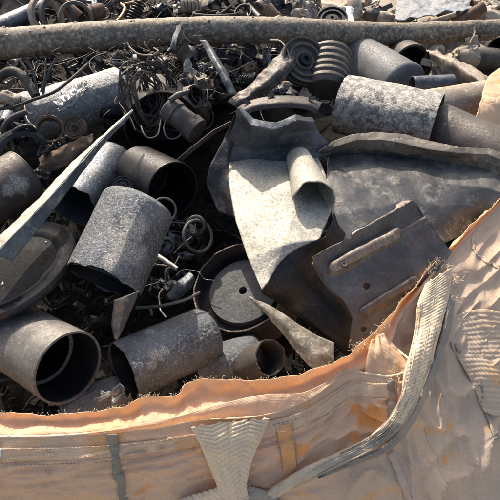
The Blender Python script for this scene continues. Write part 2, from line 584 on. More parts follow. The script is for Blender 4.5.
CANS = {}
def can(name, label, cat, p0, p1, rpx=None, r=None, mat='blue_grey_steel', wall=0.0028, dome=None, lip=0.0, bead=None,
        dent=0.035, seed=0, group=None, oval=1.0, roll=0.0, rim=True, cap_at=None, cap_mat=None, segs=64, inner_ring=None, patches=None, inner_mat=None, torn=0.0, cap_hole=0.0, cap_step=None):
    r = r or rpx * mpp(p0)
    ax = p1 - p0
    L = ax.length
    t = thing(name, label, cat, Vector((min(p0.x, p1.x), (p0.y + p1.y) / 2, min(p0.z, p1.z) - r)), group)
    if patches:
        o0 = t.location
        mid_d = depth((p0 + p1) / 2)
        axn = ax.normalized()
        pcs = []
        for (px, py, pr_) in patches:
            rr_ = ray(px, py).normalized()
            # where this sight line meets the can
            oc = CAM - p0
            d_ = rr_ - axn * rr_.dot(axn)
            m_ = oc - axn * oc.dot(axn)
            A_, B_, C_ = d_.dot(d_), 2 * d_.dot(m_), m_.dot(m_) - r * r
            q_ = max(0.0, B_ * B_ - 4 * A_ * C_)
            pcs.append((tuple(CAM + rr_ * ((-B_ - math.sqrt(q_)) / (2 * A_)) - o0), pr_))
        MATS[mat]
        metal(mat + '_patched_' + str(seed), patches=pcs, **MARGS[mat])
        mat = mat + '_patched_' + str(seed)
    MB().lathe(can_profile(L, r, wall, dome, lip, bead), p0, ax, max(segs, 96) if torn else segs, True, dent, seed=seed, oval=oval, roll=roll, jag=torn).build('shell', mat, t)
    if inner_mat:
        ri = r - wall - .0006
        e = L * .93 if dome is None else (L - dome) * .97
        MB().lathe([(.004 + (e - .004) * i / 10, ri) for i in range(11)] + [(e, 0)], p0, ax, segs, False, dent, seed=seed, oval=oval, roll=roll).build('inner_wall', inner_mat, t)
    if rim and not torn:
        a = ax.normalized()
        pr = [(-0.0012, r - wall - 0.0005), (-0.0016, r - wall * 0.5), (-0.0008, r + 0.0004), (0.002, r + 0.0007), (0.0035, r - wall * 0.5), (0.002, r - wall - 0.0004)]
        MB().lathe(pr, p0, ax, segs, True, dent, seed=seed, oval=oval, roll=roll).build('rim', mat, t)
    if cap_step is not None:
        q = p0 + ax * cap_at
        rr = r - wall - .001
        MB().lathe([(.0, rr * cap_hole), (-.001, rr * .2), (0, rr * .4), (.0, rr * cap_step), (.003, rr * (cap_step + .02)), (.02, rr * (cap_step + .02)), (.022, rr * cap_hole)], q, ax, segs, True, dent * .4, seed=seed, oval=oval, roll=roll).build('end_plate', cap_mat or mat, t)
        MB().lathe([(.018, 0), (.018, rr)], q, ax, segs, False, dent, seed=seed, oval=oval, roll=roll).build('back_wall', 'black_steel', t)
    elif cap_at is not None:
        q = p0 + ax * cap_at
        rr = r - wall - 0.001
        pr = [(0, 0), (0, rr * 0.35), (0.001, rr * 0.5), (0, rr * 0.62), (0.0, rr * 0.86), (-0.004, rr * 0.93), (-0.004, rr), (0.004, rr), (0.004, 0)]
        MB().lathe(pr, q, ax, segs, False, dent * 0.5, seed=seed, oval=oval, roll=roll).build('end_plate', cap_mat or mat, t)
    if inner_ring is not None:
        q = p0 + ax * inner_ring
        rr = r - wall
        MB().lathe([(0, rr + 0.0005), (-0.003, rr - 0.003), (0, rr - 0.008), (0.005, rr - 0.003)], q, ax, segs, True, dent, seed=seed, oval=oval, roll=roll).build('inner_ring', mat, t)
    CANS[label] = t
    return t

metal('lower_tube', (0.085, 0.083, 0.082), (0.15, 0.14, 0.13), (0.27, 0.24, 0.205), (0.09, 0.065, 0.05), fs=140, ft=(0.5, 0.7), bump=0.35, metallic=0.2)
# ------------------------------------------------------------------ the long pipe lying across everything
def pipe_r(px):
    return .049 - .009 * px / 500
def pipe_pt(px, py, rpx):
    return PD(px, py, pipe_r(px) * F / rpx)
_pp = [pipe_pt(*q) for q in ((-110, 57, 15.4), (-50, 49, 15.1), (0, 44, 14.7), (50, 40, 14.3), (100, 36.3, 14), (150, 33, 13.5), (200, 30.5, 13), (250, 30, 12.7),
                             (300, 31, 12.3), (350, 33, 11.4), (400, 34.3, 10.6), (450, 32, 10.1), (500, 29.5, 9.7), (550, 27, 9.3), (610, 24, 8.9))]
t = thing('steel_pipe', 'long mottled grey steel pipe lying across the whole heap', 'pipe', _pp[7] - Vector((0, 0, 0.04)))
pts = spline(_pp, 150)
rad = [(.049 - .009 * (250 + p.x / depth(p) * F) / 500) * (1 + 0.035 * fbm(p, 9.0) + 0.012 * fbm(p, 60)) for p in pts]
m = MB().tube(pts, rad, 40)
for i, p in enumerate(m.v):
    m.v[i] = p + Vector((0, 0, 1)) * 0.0012 * fbm(p, 70)
m.build('pipe_wall', 'pipe_steel', t)
m = MB()
for i in range(46):                                    # crusted dirt that sits on the top of the pipe
    k = random.randint(8, 140)
    a = random.uniform(-0.8, 0.8)
    c = pts[k] + Vector((random.uniform(-.006, .006), math.sin(a) * rad[k], math.cos(a) * rad[k]))
    s = random.uniform(.0015, .0045)
    m.blob(c, s * 1.6, s * 1.3, s * 0.8, 0.4, 2.0, i, 5, 7)
for c, s in ((PD(279, 18.5, 1.88), .013), (PD(286, 18, 1.88), .009), (PD(272, 19, 1.88), .009)):
    m.blob(c, s * 1.9, s, s * 0.7, 0.4, 2.0, s * 99, 8, 12)
m.build('dirt_crust', 'tan_steel', t)['kind'] = 'stuff'

# ------------------------------------------------------------------ cans, shells, tubes (photo pixels -> places in the heap)
can('steel_can', 'frosted grey steel can lying sunlit under the long pipe above the two pulleys', 'can',
    PZ(26, 119, .02), PZ(127, 90, .03), rpx=25, mat='frosted_can', dent=.06, torn=.008, seed=1, dome=.02, bead=((.08, .002), (.16, .002)))
can('steel_can', 'dark grey can half hidden behind the long bright strip', 'can',
    PZ(73, 208, -.03), PZ(117, 157, -.03), rpx=27, mat='blue_grey_steel', dent=.05, torn=.012, oval=.93, seed=2, dome=.03)
can('steel_can', 'large weathered can with domed end and torn open mouth, left of the gap of rings', 'can',
    PZ(103, 283, .05), PZ(141, 201, .125), rpx=39, mat='weathered_can', dent=.03, torn=.008, seed=3, dome=.018, inner_mat='black_steel', patches=[(124, 248, .030), (136, 228, .026), (112, 262, .018), (137, 255, .02)])
can('steel_tube', 'wide open tube in the lower left corner, its round mouth facing the viewer', 'tube',
    PD(69, 368, .87), PD(-4, 325, 1.01), rpx=38, mat='lower_tube', inner_mat='dark_steel', dent=.012, seed=4, inner_ring=.32, cap_at=.85, cap_mat='black_steel', segs=80)
can('steel_can', 'blue grey speckled can with dark open mouth just above the bag flap', 'can',
    PD(122, 372, .925), PD(212, 331, 1.03), rpx=31.5, mat='weathered_can', dent=.05, torn=.004, oval=.95, seed=5, dome=.02, inner_mat='black_steel', patches=[(155, 355, .014), (152, 364, .010), (164, 350, .010), (150, 330, .012)])
can('steel_tube', 'dark round open tube with a thin pale rim behind the large weathered can', 'tube',
    PD(173, 190, 1.25), PD(140, 172, 1.36), rpx=29, mat='black_steel', dent=.012, seed=6, cap_at=.8, cap_mat='black_steel')
can('steel_drum', 'big black open drum under the hanging wires', 'drum',
    PD(163, 128, 1.46), PD(158, 108, 1.58), rpx=37, mat='black_steel', dent=.03, seed=7, cap_at=.9, cap_mat='black_steel')
can('steel_can', 'dark brown can with pale flaking patch, cut by the left edge of the photo', 'can',
    PZ(24, 176, .0), PZ(-40, 215, -.01), rpx=27, mat='brown_steel', dent=.045, seed=8, dome=.03, rim=True, cap_at=.05, patches=[(20, 184, .022), (8, 190, .014)])
can('steel_can', 'open can with a pale round plate inside, under the tip of the torn sheet', 'can',
    PD(239, 284, 1.085), PD(252, 306, 1.17), rpx=49, mat='brown_steel', dent=.035, seed=9, cap_at=.28, cap_mat='disc_grey', cap_step=.76, cap_hole=.09, torn=.010, segs=80)
can('steel_can', 'pale patchy can lying in the sun behind the torn sheet', 'can',
    PZ(341, 104, .03), PZ(436, 124, .03), rpx=29.5, mat='patchy_can', dent=.05, torn=.005, seed=10, cap_at=.8, cap_mat='black_steel', oval=.95)
can('steel_tube', 'brown grey tube continuing right of the pale patchy can', 'tube',
    PZ(436, 128, .015), PZ(530, 172, .015), rpx=25, mat='brown_steel', dent=.05, torn=.008, seed=11)
can('steel_tube', 'sunlit tan tube lying behind the patchy can with its flat end to the right', 'tube',
    PZ(484, 101, -.01), PZ(395, 116, -.02), rpx=20, mat='tan_steel', dent=.045, seed=12, cap_at=.02, cap_mat='brown_steel')
can('steel_shell', 'dark grey shell leaning under the long pipe behind the patchy can', 'can',
    PD(352, 56, 2.10), PD(408, 90, 1.84), rpx=23, mat='matte_grey', dent=.06, torn=.015, seed=13, dome=.03, inner_mat='black_steel')
can('steel_tube', 'open dark tube facing the viewer just below the right half of the long pipe', 'tube',
    PD(413, 65, 1.98), PD(398, 55, 2.2), rpx=19.5, mat='brown_steel', dent=.015, seed=14, wall=.005, inner_ring=.1, cap_at=.7, cap_mat='black_steel')
can('steel_tube', 'short grey pipe stub under the round open tube', 'pipe',
    PZ(412, 86, -.02), PZ(452, 84, -.02), rpx=9.5, mat='blue_grey_steel', dent=.03, seed=15)
can('steel_can', 'small grey can at the right behind the tan folded sheet', 'can',
    PZ(474, 59, -.04), PZ(501, 60, -.04), rpx=11, mat='brown_steel', dent=.03, seed=16, dome=.01)
can('steel_tube', 'dark open tube end at the right edge of the photo below the long pipe', 'tube',
    PD(499, 49, 1.9), PD(515, 40, 2.1), rpx=11.5, mat='brown_steel', dent=.02, seed=17, cap_at=.6, cap_mat='black_steel')
can('steel_tube', 'short brown tube with a torn wall by the middle of the bag flap', 'tube',
    PD(271, 357, .96), PD(248, 364, 1.02), rpx=20, mat='brown_steel', dent=.08, torn=.007, oval=.85, seed=18, cap_at=.9, cap_mat='black_steel')
can('steel_can', 'dark blue can lying low under the speckled can, half buried', 'can',
    PZ(66, 418, -.09), PZ(128, 395, -.09), rpx=24, mat='weathered_can', dent=.03, seed=19, dome=.02)
can('steel_can', 'dark can lying deep in the gap between the speckled can and the bag flap', 'can',
    PZ(196, 372, -.12), PZ(262, 352, -.12), rpx=22, mat='weathered_can', dent=.03, seed=20, dome=.02)
# tongue of the torn mouth of the large can
t = CANS['large weathered can with domed end and torn open mouth, left of the gap of rings']
g = loft(pz([[(114, 300, .075), (126, 296, .085), (139, 290, .085)], [(112, 322, .05), (122, 316, .065), (133, 306, .07)],
             [(114, 338, .03), (117, 341, .04), (121, 334, .045)]]), 14, 20, .002, 30)
MB().grid(g).build('torn_tongue', 'brown_steel', t, solid=.0025)

# black rings and collars
def ring(name, label, c, ax, r, w_, mat, cat='ring', group=None, seed=0, prof=None, segs=48):
    m = MB()
    pr = prof or [(-w_ / 2, r), (-w_ / 2.4, r + .0015), (w_ / 2.4, r + .0015), (w_ / 2, r), (w_ / 2, r - .0045), (-w_ / 2, r - .0045)]
    m.lathe(pr, c, ax, segs, True, .02, seed=seed)
    return tag(m.build(name, mat), label, cat, group)
VIEW = -FWD
c = PD(23, 155, 1.34)
ring('steel_ring', 'black rounded rim ring behind the brown can at the left edge', c, PD(23, 155, 1.3) - PD(12, 140, 1.4), 26 * mpp(c), .03, 'dark_steel',
     prof=[(-.015, .054), (-.008, .066), (.006, .068), (.014, .062), (.016, .052), (.0, .048)])
c = PD(10, 414, .93)
ring('steel_ring', 'black rim of an open drum below the wide tube in the lower left', c, Vector((.1, -.35, .9)), .060, .03, 'black_steel')

# dished lid
VIEW_ = -FWD
c = PD(8, 271, .985)
lax = VIEW_ * .62 + (UPV * .95 - RGT * .30) * .75
r = 70 * mpp(c)
t = thing('dished_disc', 'black dished lid with raised rings at the left edge', 'lid', c - Vector((0, 0, .02)))
pr = [(.009, 0), (.008, r * .30), (.006, r * .50), (.003, r * .66), (.002, r * .72), (.007, r * .76), (.008, r * .80), (.004, r * .84), (.004, r * .87), (.004, r * .93), (.008, r * .985), (.007, r), (-.003, r), (-.004, r * .98), (.0, r * .9), (-.004, 0)]
MB().lathe(pr, c, lax, 90, False, .012, seed=3).build('dish', 'lid_black', t)
MB().lathe([(.008, r * .985), (.010, r), (.006, r * 1.012), (-.003, r * 1.012), (-.005, r), (.005, r * .99)], c, lax, 90, True, .012, seed=3).build('rim', 'dark_steel', t)
m = MB()
for (px, py, s) in ((23, 266, .0026), (46, 242, .0017), (3, 284, .004), (19, 254, .0012)):
    pass
    rr = ray(px, py)
    k = (c + lax.normalized() * .006 - CAM).dot(lax.normalized()) / rr.dot(lax.normalized())
    m.blob(CAM + rr * k, s, s * 1.3, s * .6, .3, 2, px, 7, 9)
m.build('paint_drop', 'pale_sheet', t)

# long bright strip
t = thing('metal_strip', 'long bright bent steel strip pointing up to the right across two cans', 'metal strip', PZ(60, 190, .0))
A = [(132, 109, .125), (98, 139, .13), (74, 161, .13), (40, 197, .128), (3, 233, .125), (-16, 252, .12)]
Bm = [(132.8, 110, .129), (101, 140, .137), (81, 162, .14), (49, 198, .14), (14, 234, .137), (-5, 254, .132)]
Cc = [(133.4, 111, .125), (104, 141.5, .13), (85, 163, .129), (56, 198, .127), (23, 235, .122), (4, 257, .118)]
D_ = [(134, 112, .12), (106, 142, .121), (89, 163.5, .118), (62, 198.5, .115), (33, 236, .110), (12, 261, .106)]
g = loft(pz([A, Bm]), 60, 8, .002, 20)
MB().grid(g).build('edge_flange', 'pale_sheet', t, solid=.0015)  # paler material paints in the sunlit side of the strip
g = loft(pz([Bm, D_]), 60, 14, .002, 20)
MB().grid(g).build('web', 'bright_strip', t, solid=.0015)

# ------------------------------------------------------------------ big torn sheet
t = thing('torn_sheet', 'large torn and folded steel sheet with a curled tab in the middle of the heap', 'sheet metal', PZ(300, 220, -.05))
# pale folded panel that faces up
Lp = [(227, 164, .075), (230, 190, .075), (236, 222, .07), (248, 258, .06), (262, 291, .04)]
M1 = [(252, 161, .08), (258, 190, .085), (262, 220, .085), (266, 252, .075), (268, 283, .05)]
M2 = [(285, 158, .08), (292, 185, .09), (292, 215, .095), (284, 245, .085), (276, 267, .06)]
Rp = [(318, 156, .07), (328, 182, .08), (331, 212, .085), (320, 238, .085), (290, 250, .075)]
def creased(g_, amp, s_, seed_):
    """hard, straight-edged buckles in thin sheet"""
    for row in g_:
        for i_, p in enumerate(row):
            q = p * s_ + Vector((seed_, seed_ * 2, seed_ * 3))
            a_ = abs(noise.noise(Vector((q.x + q.y * .6, q.y * .35, 1.3)))) + .6 * abs(noise.noise(Vector((q.y - q.x * .8, q.x * .5, 7.7))))
            row[i_] = p + Vector((0, -.35, .93)) * amp * (a_ - .35)
    return g_
g = creased(loft([[PZ(*p) for p in col] for col in zip(Lp, M1, M2, Rp)], 60, 80, .0012, 30, None, True), .016, 9, 2)
MB().grid(g).build('pale_panel', 'pale_sheet', t, solid=.0018)
# rim fold below the pale panel: the sheet drops into the heap
r0 = [(262, 292, .04), (270, 279, .05), (284, 253, .072), (305, 243, .08), (325, 237, .08), (334, 214, .08)]
r1 = [(266, 296, .02), (277, 288, .03), (292, 266, .05), (310, 254, .06), (330, 246, .06), (338, 226, .06)]
r2 = [(284, 306, -.03), (300, 303, -.02), (315, 290, .0), (327, 277, .0), (342, 262, .01), (350, 240, .01)]
r3 = [(318, 332, -.07), (330, 335, -.06), (345, 325, -.05), (352, 310, -.04), (356, 285, -.03), (362, 262, -.02)]
r4 = [(346, 354, -.11), (352, 356, -.11), (360, 352, -.10), (366, 330, -.09), (370, 300, -.08), (372, 280, -.08)]
g = loft(pz([r0, r1, r2, r3, r4]), 44, 40, .003, 12)
MB().grid(g).build('dark_fold', 'dark_steel', t, solid=.003)  # shade on this fold painted in with a darker steel than the panel
# curled tab lying on the pale panel
p0, p1 = PZ(298, 158, .092), PZ(313, 200, .112)
ax = p1 - p0
rr = 20 * mpp(p1)
m = MB()
n = 26
g = []
for i in range(n + 1):
    f = i / n
    row = []
    c0 = p0.lerp(p1, f)
    a_, u, v_ = basis(ax)
    rad_ = rr * (.66 + .36 * f)
    for k in range(41):
        a = R(178) - R(250) * k / 40
        s = 1 + .10 * (k / 40)
        jag = .016 * noise.noise(Vector((k * .16, 3.3, 0))) * max(0, f - .6) * 2.5
        # a: 0 = to the viewer's right, 90 = up
        d = RGT * math.cos(a) + (Vector((0, 0, 1)) * .92 + Vector((0, .35, 0))) * math.sin(a)
        d = d - a_ * d.dot(a_)
        row.append(c0 + d * rad_ * s + a_ * jag)
    g.append(row)
MB().grid(g).build('curled_tab', 'pale_sheet', t, solid=.0018)
tab = t.children[-1]
# standing back flange with a rolled top edge
f0 = [(226, 166, .07), (250, 166, .07), (280, 164, .07), (310, 160, .07), (334, 152, .07)]
f1 = [(226, 146, .11), (250, 150, .11), (280, 148, .11), (308, 145, .10), (332, 146, .085)]
f2 = [(236, 122, .175), (252, 134, .16), (276, 136, .155), (298, 131, .14), (318, 132, .12)]
f3 = [(238, 109, .205), (251, 126, .185), (276, 129, .175), (296, 121, .175), (314, 122, .14)]
f4 = [(240, 108, .20), (254, 119, .19), (276, 123, .18), (295, 116, .177), (312, 119, .14)]
g = creased(loft(pz([f0, f1, f2, f3, f4]), 70, 50, .0015, 26, None, True), .014, 10, 4)
MB().grid(g).build('back_flange', 'blue_grey_steel', t, solid=.0025)
# left wing
s0 = [(237, 110, .203), (226, 136, .13), (210, 165, .09), (207, 185, .05), (218, 212, .02)]
s1 = [(240, 124, .15), (230, 148, .115), (222, 172, .08), (221, 192, .05), (228, 216, .02)]
s2 = [(228, 140, .12), (229, 156, .10), (229, 175, .078), (232, 195, .065), (236, 218, .05)]
g = loft(pz([s0, s1, s2]), 36, 16, .003, 16, None, True)
MB().grid(g).build('side_wing', 'dark_steel', t, solid=.0025)
# wide right panel with a lifted wavy edge
e0 = [(318, 152, .09), (332, 142, .098), (352, 136, .102), (378, 132, .102), (405, 134, .10), (430, 141, .098), (460, 149, .095), (488, 150, .095), (520, 163, .09), (560, 182, .085)]
e1 = [(322, 153, .078), (336, 146.5, .094), (356, 141, .098), (380, 139.5, .098), (406, 143, .096), (430, 149, .092), (460, 154, .09), (488, 156, .09), (520, 169, .085), (560, 188, .08)]
e2 = [(325, 154, .066), (340, 151, .072), (360, 149, .074), (382, 150, .074), (406, 153, .072), (430, 154, .07), (460, 160, .072), (488, 164, .074), (520, 177, .07), (560, 196, .066)]
e3 = [(328, 156, .056), (342, 155, .055), (362, 154, .055), (384, 155, .055), (408, 157, .055), (432, 160, .055), (460, 166, .056), (488, 171, .058), (520, 185, .055), (560, 203, .05)]
e4 = [(326, 178, .055), (342, 178, .055), (362, 178, .05), (386, 177, .05), (412, 178, .05), (436, 182, .045), (462, 186, .045), (488, 188, .05), (516, 198, .045), (556, 216, .04)]
e5 = [(332, 215, .05), (350, 213, .045), (374, 208, .04), (398, 204, .035), (422, 204, .03), (444, 206, .025), (464, 206, .02), (484, 206, .02), (510, 212, .02), (548, 230, .02)]
e6 = [(340, 260, .02), (360, 258, .01), (384, 255, .0), (408, 250, -.01), (430, 246, -.01), (446, 242, -.02), (462, 236, -.03), (478, 230, -.04), (504, 230, -.04), (540, 246, -.04)]
g = creased(loft(pz([e0, e1, e2, e3, e4, e5, e6]), 130, 91, .0012, 26, None, True), .014, 6, 6)
metal('lip_steel', (0.07, 0.062, 0.055), (0.125, 0.11, 0.095), (0.22, 0.195, 0.165), (0.15, 0.09, 0.055), fs=40, ft=(0.5, 0.66), bump=0.4, metallic=0.3)
MB().grid(g[:31]).build('rolled_lip', 'lip_steel', t, solid=.003)
MB().grid(g[30:]).build('wide_panel', 'panel_steel', t, solid=.003)

# pale crusted tongue
t0 = [(249, 297, .05), (268, 305, .05), (292, 320, .045), (315, 334, .04), (334, 343, .03)]
t1 = [(252, 300, .045), (270, 313, .045), (290, 331, .04), (312, 350, .03), (334, 358, .02)]
t2 = [(257, 304, .035), (272, 319, .03), (292, 345, .02), (312, 368, .01), (335, 371, .0)]
g = loft(pz([t0, t1, t2]), 50, 20, .003, 22)
tag(MB().grid(g).build('metal_tongue', 'crust_sheet', solid=.003), 'crusted rusty cream sheet tongue curving down to the bag rim', 'sheet metal')

# ------------------------------------------------------------------ pressed mounting plate with two ribs and holes
def plate_z(px, py):
    return .075 - .0011 * (py - 250) - .00025 * (px - 380)
def pl(px, py, dz=0.0):
    return PZ(px, py, plate_z(px, py) + dz)
t = thing('mounting_plate', 'brown pressed steel mounting plate with two ribs and punched holes by the bag rim', 'plate', PZ(380, 270, .0))
outline = [(312, 262), (330, 252), (349, 243), (352, 238), (374, 225), (394, 214), (396, 207), (402, 203), (416, 208), (424, 218), (440, 238), (452, 252), (430, 280), (400, 315), (386, 345), (372, 356), (352, 352), (350, 336), (353, 318), (344, 300), (326, 284)]
bm_v = [pl(*q, 0) for q in outline]
import bmesh
def holed_plate(name, mat, pts2, holes, parent, thick):
    bm = bmesh.new()
    o0 = Vector(parent['_o'])
    loops = [pts2] + [[(hx + hr * math.cos(2 * PI * k / 18) * 1.05, hy + hr * .95 * math.sin(2 * PI * k / 18)) for k in range(18)] for hx, hy, hr in holes]
    edges = []
    for lp in loops:
        vv = [bm.verts.new((q[0], q[1], 0)) for q in lp]
        edges += [bm.edges.new((vv[i], vv[(i + 1) % len(vv)])) for i in range(len(vv))]
    bmesh.ops.triangle_fill(bm, use_beauty=True, use_dissolve=False, edges=edges)
    inner = [e for e in bm.edges if len(e.link_faces) == 2]
    bmesh.ops.subdivide_edges(bm, edges=inner, cuts=0)
    for _ in range(9):
        long = [e for e in bm.edges if len(e.link_faces) == 2 and e.calc_length() > 2.2]
        if long:
            bmesh.ops.subdivide_edges(bm, edges=long, cuts=1)
            bmesh.ops.triangulate(bm, faces=bm.faces[:])
    worn = {}
    bm.faces.index_update()
    for f in bm.faces:
        c_ = f.calc_center_median()
        dx, dy = 60, -32
        q = max(0.0, min(1.0, ((c_.x - 334) * dx + (c_.y - 270) * dy) / (dx * dx + dy * dy)))
        if math.hypot(c_.x - 334 - q * dx, c_.y - 270 - q * dy) + .5 * noise.noise(Vector((c_.x * .2, c_.y * .2, 0))) < 4.6:
            worn[f.index] = 1
    for v in bm.verts:
        x, y = v.co.x, v.co.y
        p = pl(x, y)
        p.z += .003 * fbm(p, 14)
        # the upper edge is bent up, the lower right lip bent down
        e = (x - 312) * .56 + (y - 262)            # distance from the upper left edge
        p.z += .012 * max(0, 1 - abs(e) / 10)
        for (x0, y0, x1, y1, w_, h_) in ((334, 270, 394, 238, 6.4, .015), (396, 237, 425, 221, 4.0, .006), (365, 312, 413, 283, 5.5, .009), (352, 247, 395, 224, 4.5, -.003)):
            dx, dy = x1 - x0, y1 - y0
            q = max(0.0, min(1.0, ((x - x0) * dx + (y - y0) * dy) / (dx * dx + dy * dy)))
            d_ = math.hypot(x - x0 - q * dx, y - y0 - q * dy) / w_
            if d_ < 1:
                p.z += h_ * (1 - d_ * d_) ** .7
        v.co = p - o0
    bmesh.ops.recalc_face_normals(bm, faces=bm.faces)
    me = bpy.data.meshes.new(name)
    bm.to_mesh(me)
    bm.free()
    me.materials.append(MATS[mat])
    metal('worn_rib', (0.17, 0.128, 0.10), (0.26, 0.205, 0.165), (0.34, 0.28, 0.22), RUST, fs=60, bump=0.5, metallic=0.2)
    me.materials.append(MATS['worn_rib'])                 # the tall rib is rubbed bare
    for f in me.polygons:
        if worn.get(f.index):
            f.material_index = 1
    me.shade_smooth()
    me.set_sharp_from_angle(angle=R(40))
    o = bpy.data.objects.new(name, me)
    COL.objects.link(o)
    o.parent = parent
    o['_o'] = tuple(o0)
    md = o.modifiers.new('thickness', 'SOLIDIFY')
    md.thickness = thick
    md.offset = 0
    return o
holed_plate('plate', 'plate_steel', outline, [(366.5, 286, 3.6), (363.5, 329, 2.8)], t, .003)
m = MB()
p = pl(343.5, 266.5, .0085)
m.lathe([(0.0085, .0022), (.0095, .003), (.0098, .0048), (.008, .0055), (.006, .0055), (.006, .0022)], p, Vector((0, -.3, 1)), 20, True)
m.build('hole_lip', 'brown_steel', t)
# folded side flange at the left corner of the plate
g = loft([[pl(312, 262, 0), pl(326, 284, 0), pl(344, 300, 0), pl(353, 318, 0)], [pl(314, 266, -.03), pl(327, 289, -.035), pl(343, 306, -.035), pl(352, 324, -.03)]], 24, 8, .002, 20)
MB().grid(g).build('flange', 'plate_steel', t, solid=.003)

# ------------------------------------------------------------------ the bag
bag = thing('bulk_bag', 'big dirty tan woven bulk bag holding the scrap metal', 'bag', PZ(250, 430, -.72))
cols = [((-260, 453), (-265, 478), (-268, 500), (-270, 530)), ((-60, 439), (-62, 462), (-64, 485), (-66, 515)), ((0, 437), (-1, 462), (-2, 483), (-3, 512)), ((50, 436), (50, 462), (50, 485), (50, 512)),
        ((110, 432), (112, 458), (114, 482), (117, 512)), ((160, 427), (162, 452), (165, 478), (170, 512)), ((200, 420), (202, 445), (206, 472), (212, 512)),
        ((245, 418), (247, 440), (250, 468), (255, 512)), ((280, 411), (284, 432), (290, 462), (296, 512)), ((310, 398), (315, 420), (322, 452), (330, 512)),
        ((332, 382), (338, 405), (345, 440), (352, 512)), ((347, 371), (352, 395), (362, 430), (378, 512)), ((370, 374), (373, 398), (382, 432), (402, 512)),
        ((392, 376), (393, 400), (397, 432), (420, 512)), ((413, 366), (409, 390), (410, 425), (436, 512)), ((398, 350), (412, 380), (424, 420), (452, 512)),
        ((384, 337), (415, 360), (436, 410), (470, 512)), ((399, 315), (428, 345), (452, 400), (492, 512)), ((417, 294), (445, 325), (470, 385), (515, 505)),
        ((441, 264), (466, 300), (495, 365), (545, 480)), ((470, 233), (492, 272), (522, 335), (575, 445)), ((500, 203), (520, 245), (550, 305), (605, 410)),
        ((540, 166), (560, 205), (590, 260), (640, 360))]
zr = [(.02, -.015, -.06, -.15)] * 14 + [(.028, -.012, -.06, -.15), (.012, -.03, -.08, -.17), (.008, -.04, -.09, -.20), (.02, -.03, -.09, -.22)] + [(.035, -.02, -.09, -.24)] * 5
grid_c = [[], [], [], [], [], []]
for c_, z_ in zip(cols, zr):
    ps = [PZ(q[0], q[1], z) for q, z in zip(c_, z_)]
    out = (ps[3] - ps[2])
    out.z = 0
    out = out.normalized() if out.length > 1e-6 else Vector((0, -1, 0))
    ps.append(ps[3] + out * .05 + Vector((0, 0, -.22)))
    q = ps[4] + out * .01
    q.z = -.71
    ps.append(q)
    for i in range(6):
        grid_c[i].append(ps[i])
def crumple(u, v, p):
    k = max(0.0, min(1.0, v * 6)) 
    f = noise.noise(Vector((u * 26 + v * 5, v * 4.0, 1.7)))
    f = (1 - abs(f)) ** 3                                   # sharp creases running down the cloth
    q = noise.noise(Vector((u * 7 - v * 9, v * 12 + u * 14, 5.1)))
    q = (1 - abs(q)) ** 4
    big = fbm(p, 8.0, 3)
    side = max(0.0, min(1.0, (u - .60) * 8))
    soft = noise.noise(Vector((u * 11 + v * 3, v * 5 - u * 4, 8.4)))
    a = .65 + .2 * side
    return k * (.007 * f * a + .012 * q * a + .012 * big * (.4 + .3 * side) + .006 * soft) + .0004 * fbm(p, 60, 3)
outer = loft(grid_c, 352, 150, 0, 1, crumple)
BO = Vector(bag['_o'])
split = int(352 * 14.6 / 22)

_proj = []
for i in range(0, 112):
    for j in range(0, 352):
        d_ = outer[i][j] - CAM
        k_ = d_.dot(FWD)
        _proj.append((250 + d_.dot(RGT) / k_ * F, 250 - d_.dot(UPV) / k_ * F, k_ * 3.0, outer[i][j]))
def outer_pt(px, py, lift=0.0):
    """point of the bag's outer face seen nearest to (px, py)"""
    p = min(_proj, key=lambda q: (q[0] - px) ** 2 + (q[1] - py) ** 2 + q[2])[3]
    return p + (CAM - p).normalized() * lift

def clean_and_glow(*q):  # spots where painted orange stands for light glowing through the cloth
    return [(tuple(outer_pt(px, py) - BO), pr_) for px, py, pr_ in q]
fabric('front_cloth', *BAGARGS['front'], cl=(0.58, 0.66), patches=clean_and_glow((372, 418, .022), (380, 436, .02), (356, 408, .010), (352, 436, .012), (136, 496, .010), (142, 490, .010), (148, 485, .007), (300, 450, .012)))
fabric('side_cloth', *BAGARGS['side'], cl=(0.60, 0.70), patches=clean_and_glow((402, 434, .008), (411, 433, .009), (420, 432, .010), (430, 432, .010), (440, 430, .009), (449, 428, .007), (424, 464, .008), (434, 462, .009), (444, 459, .009), (454, 456, .008)))
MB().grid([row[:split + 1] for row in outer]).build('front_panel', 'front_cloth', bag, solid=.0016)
MB().grid([row[split:] for row in outer]).build('side_panel', 'side_cloth', bag, solid=.0016)
# hem rolled round the rim
rim = outer[0]
def hem(a, b, rr, mat, name='hem', dz=0.0):
    pts_ = [p + Vector((0, 0, dz)) for p in rim[a:b]]
    rs_ = [rr * (1 + .35 * fbm(p, 40, 3)) for p in pts_]
    MB().tube(pts_, rs_, 10).build(name, mat, bag)
hem(0, split + 22, .0022, 'cream_web')
hem(split + 21, 352, .0038, 'bag_liner')

# inner flap that stands up behind the rim
tops = [(-260, 426, .03), (-60, 411, .03), (0, 412, .03), (50, 415, .03), (100, 411, .03), (124, 408, .032), (138, 399, .036), (152, 396, .038), (176, 395, .038), (183, 386, .042), (200, 379, .046), (228, 380, .046),
        (262, 380, .046), (300, 373, .05), (340, 360, .05), (362, 342, .05), (381, 325, .05), (405, 297, .05), (438, 260, .05), (470, 228, .05), (500, 198, .05), (540, 160, .05)]
bots = [(-260, 454), (-60, 440), (0, 439), (50, 438), (100, 435), (125, 432), (140, 431), (152, 430), (175, 426), (185, 424), (200, 421), (228, 420), (260, 416), (300, 405), (340, 378),
        (366, 371), (388, 352), (401, 316), (439, 268), (470, 236), (500, 206), (540, 169)]
top = [PZ(*q) for q in tops]
bot = [PZ(q[0], q[1], .012) for q in bots]
mid = [a.lerp(b, .5) + Vector((0, .010, -.006)) for a, b in zip(top, bot)]
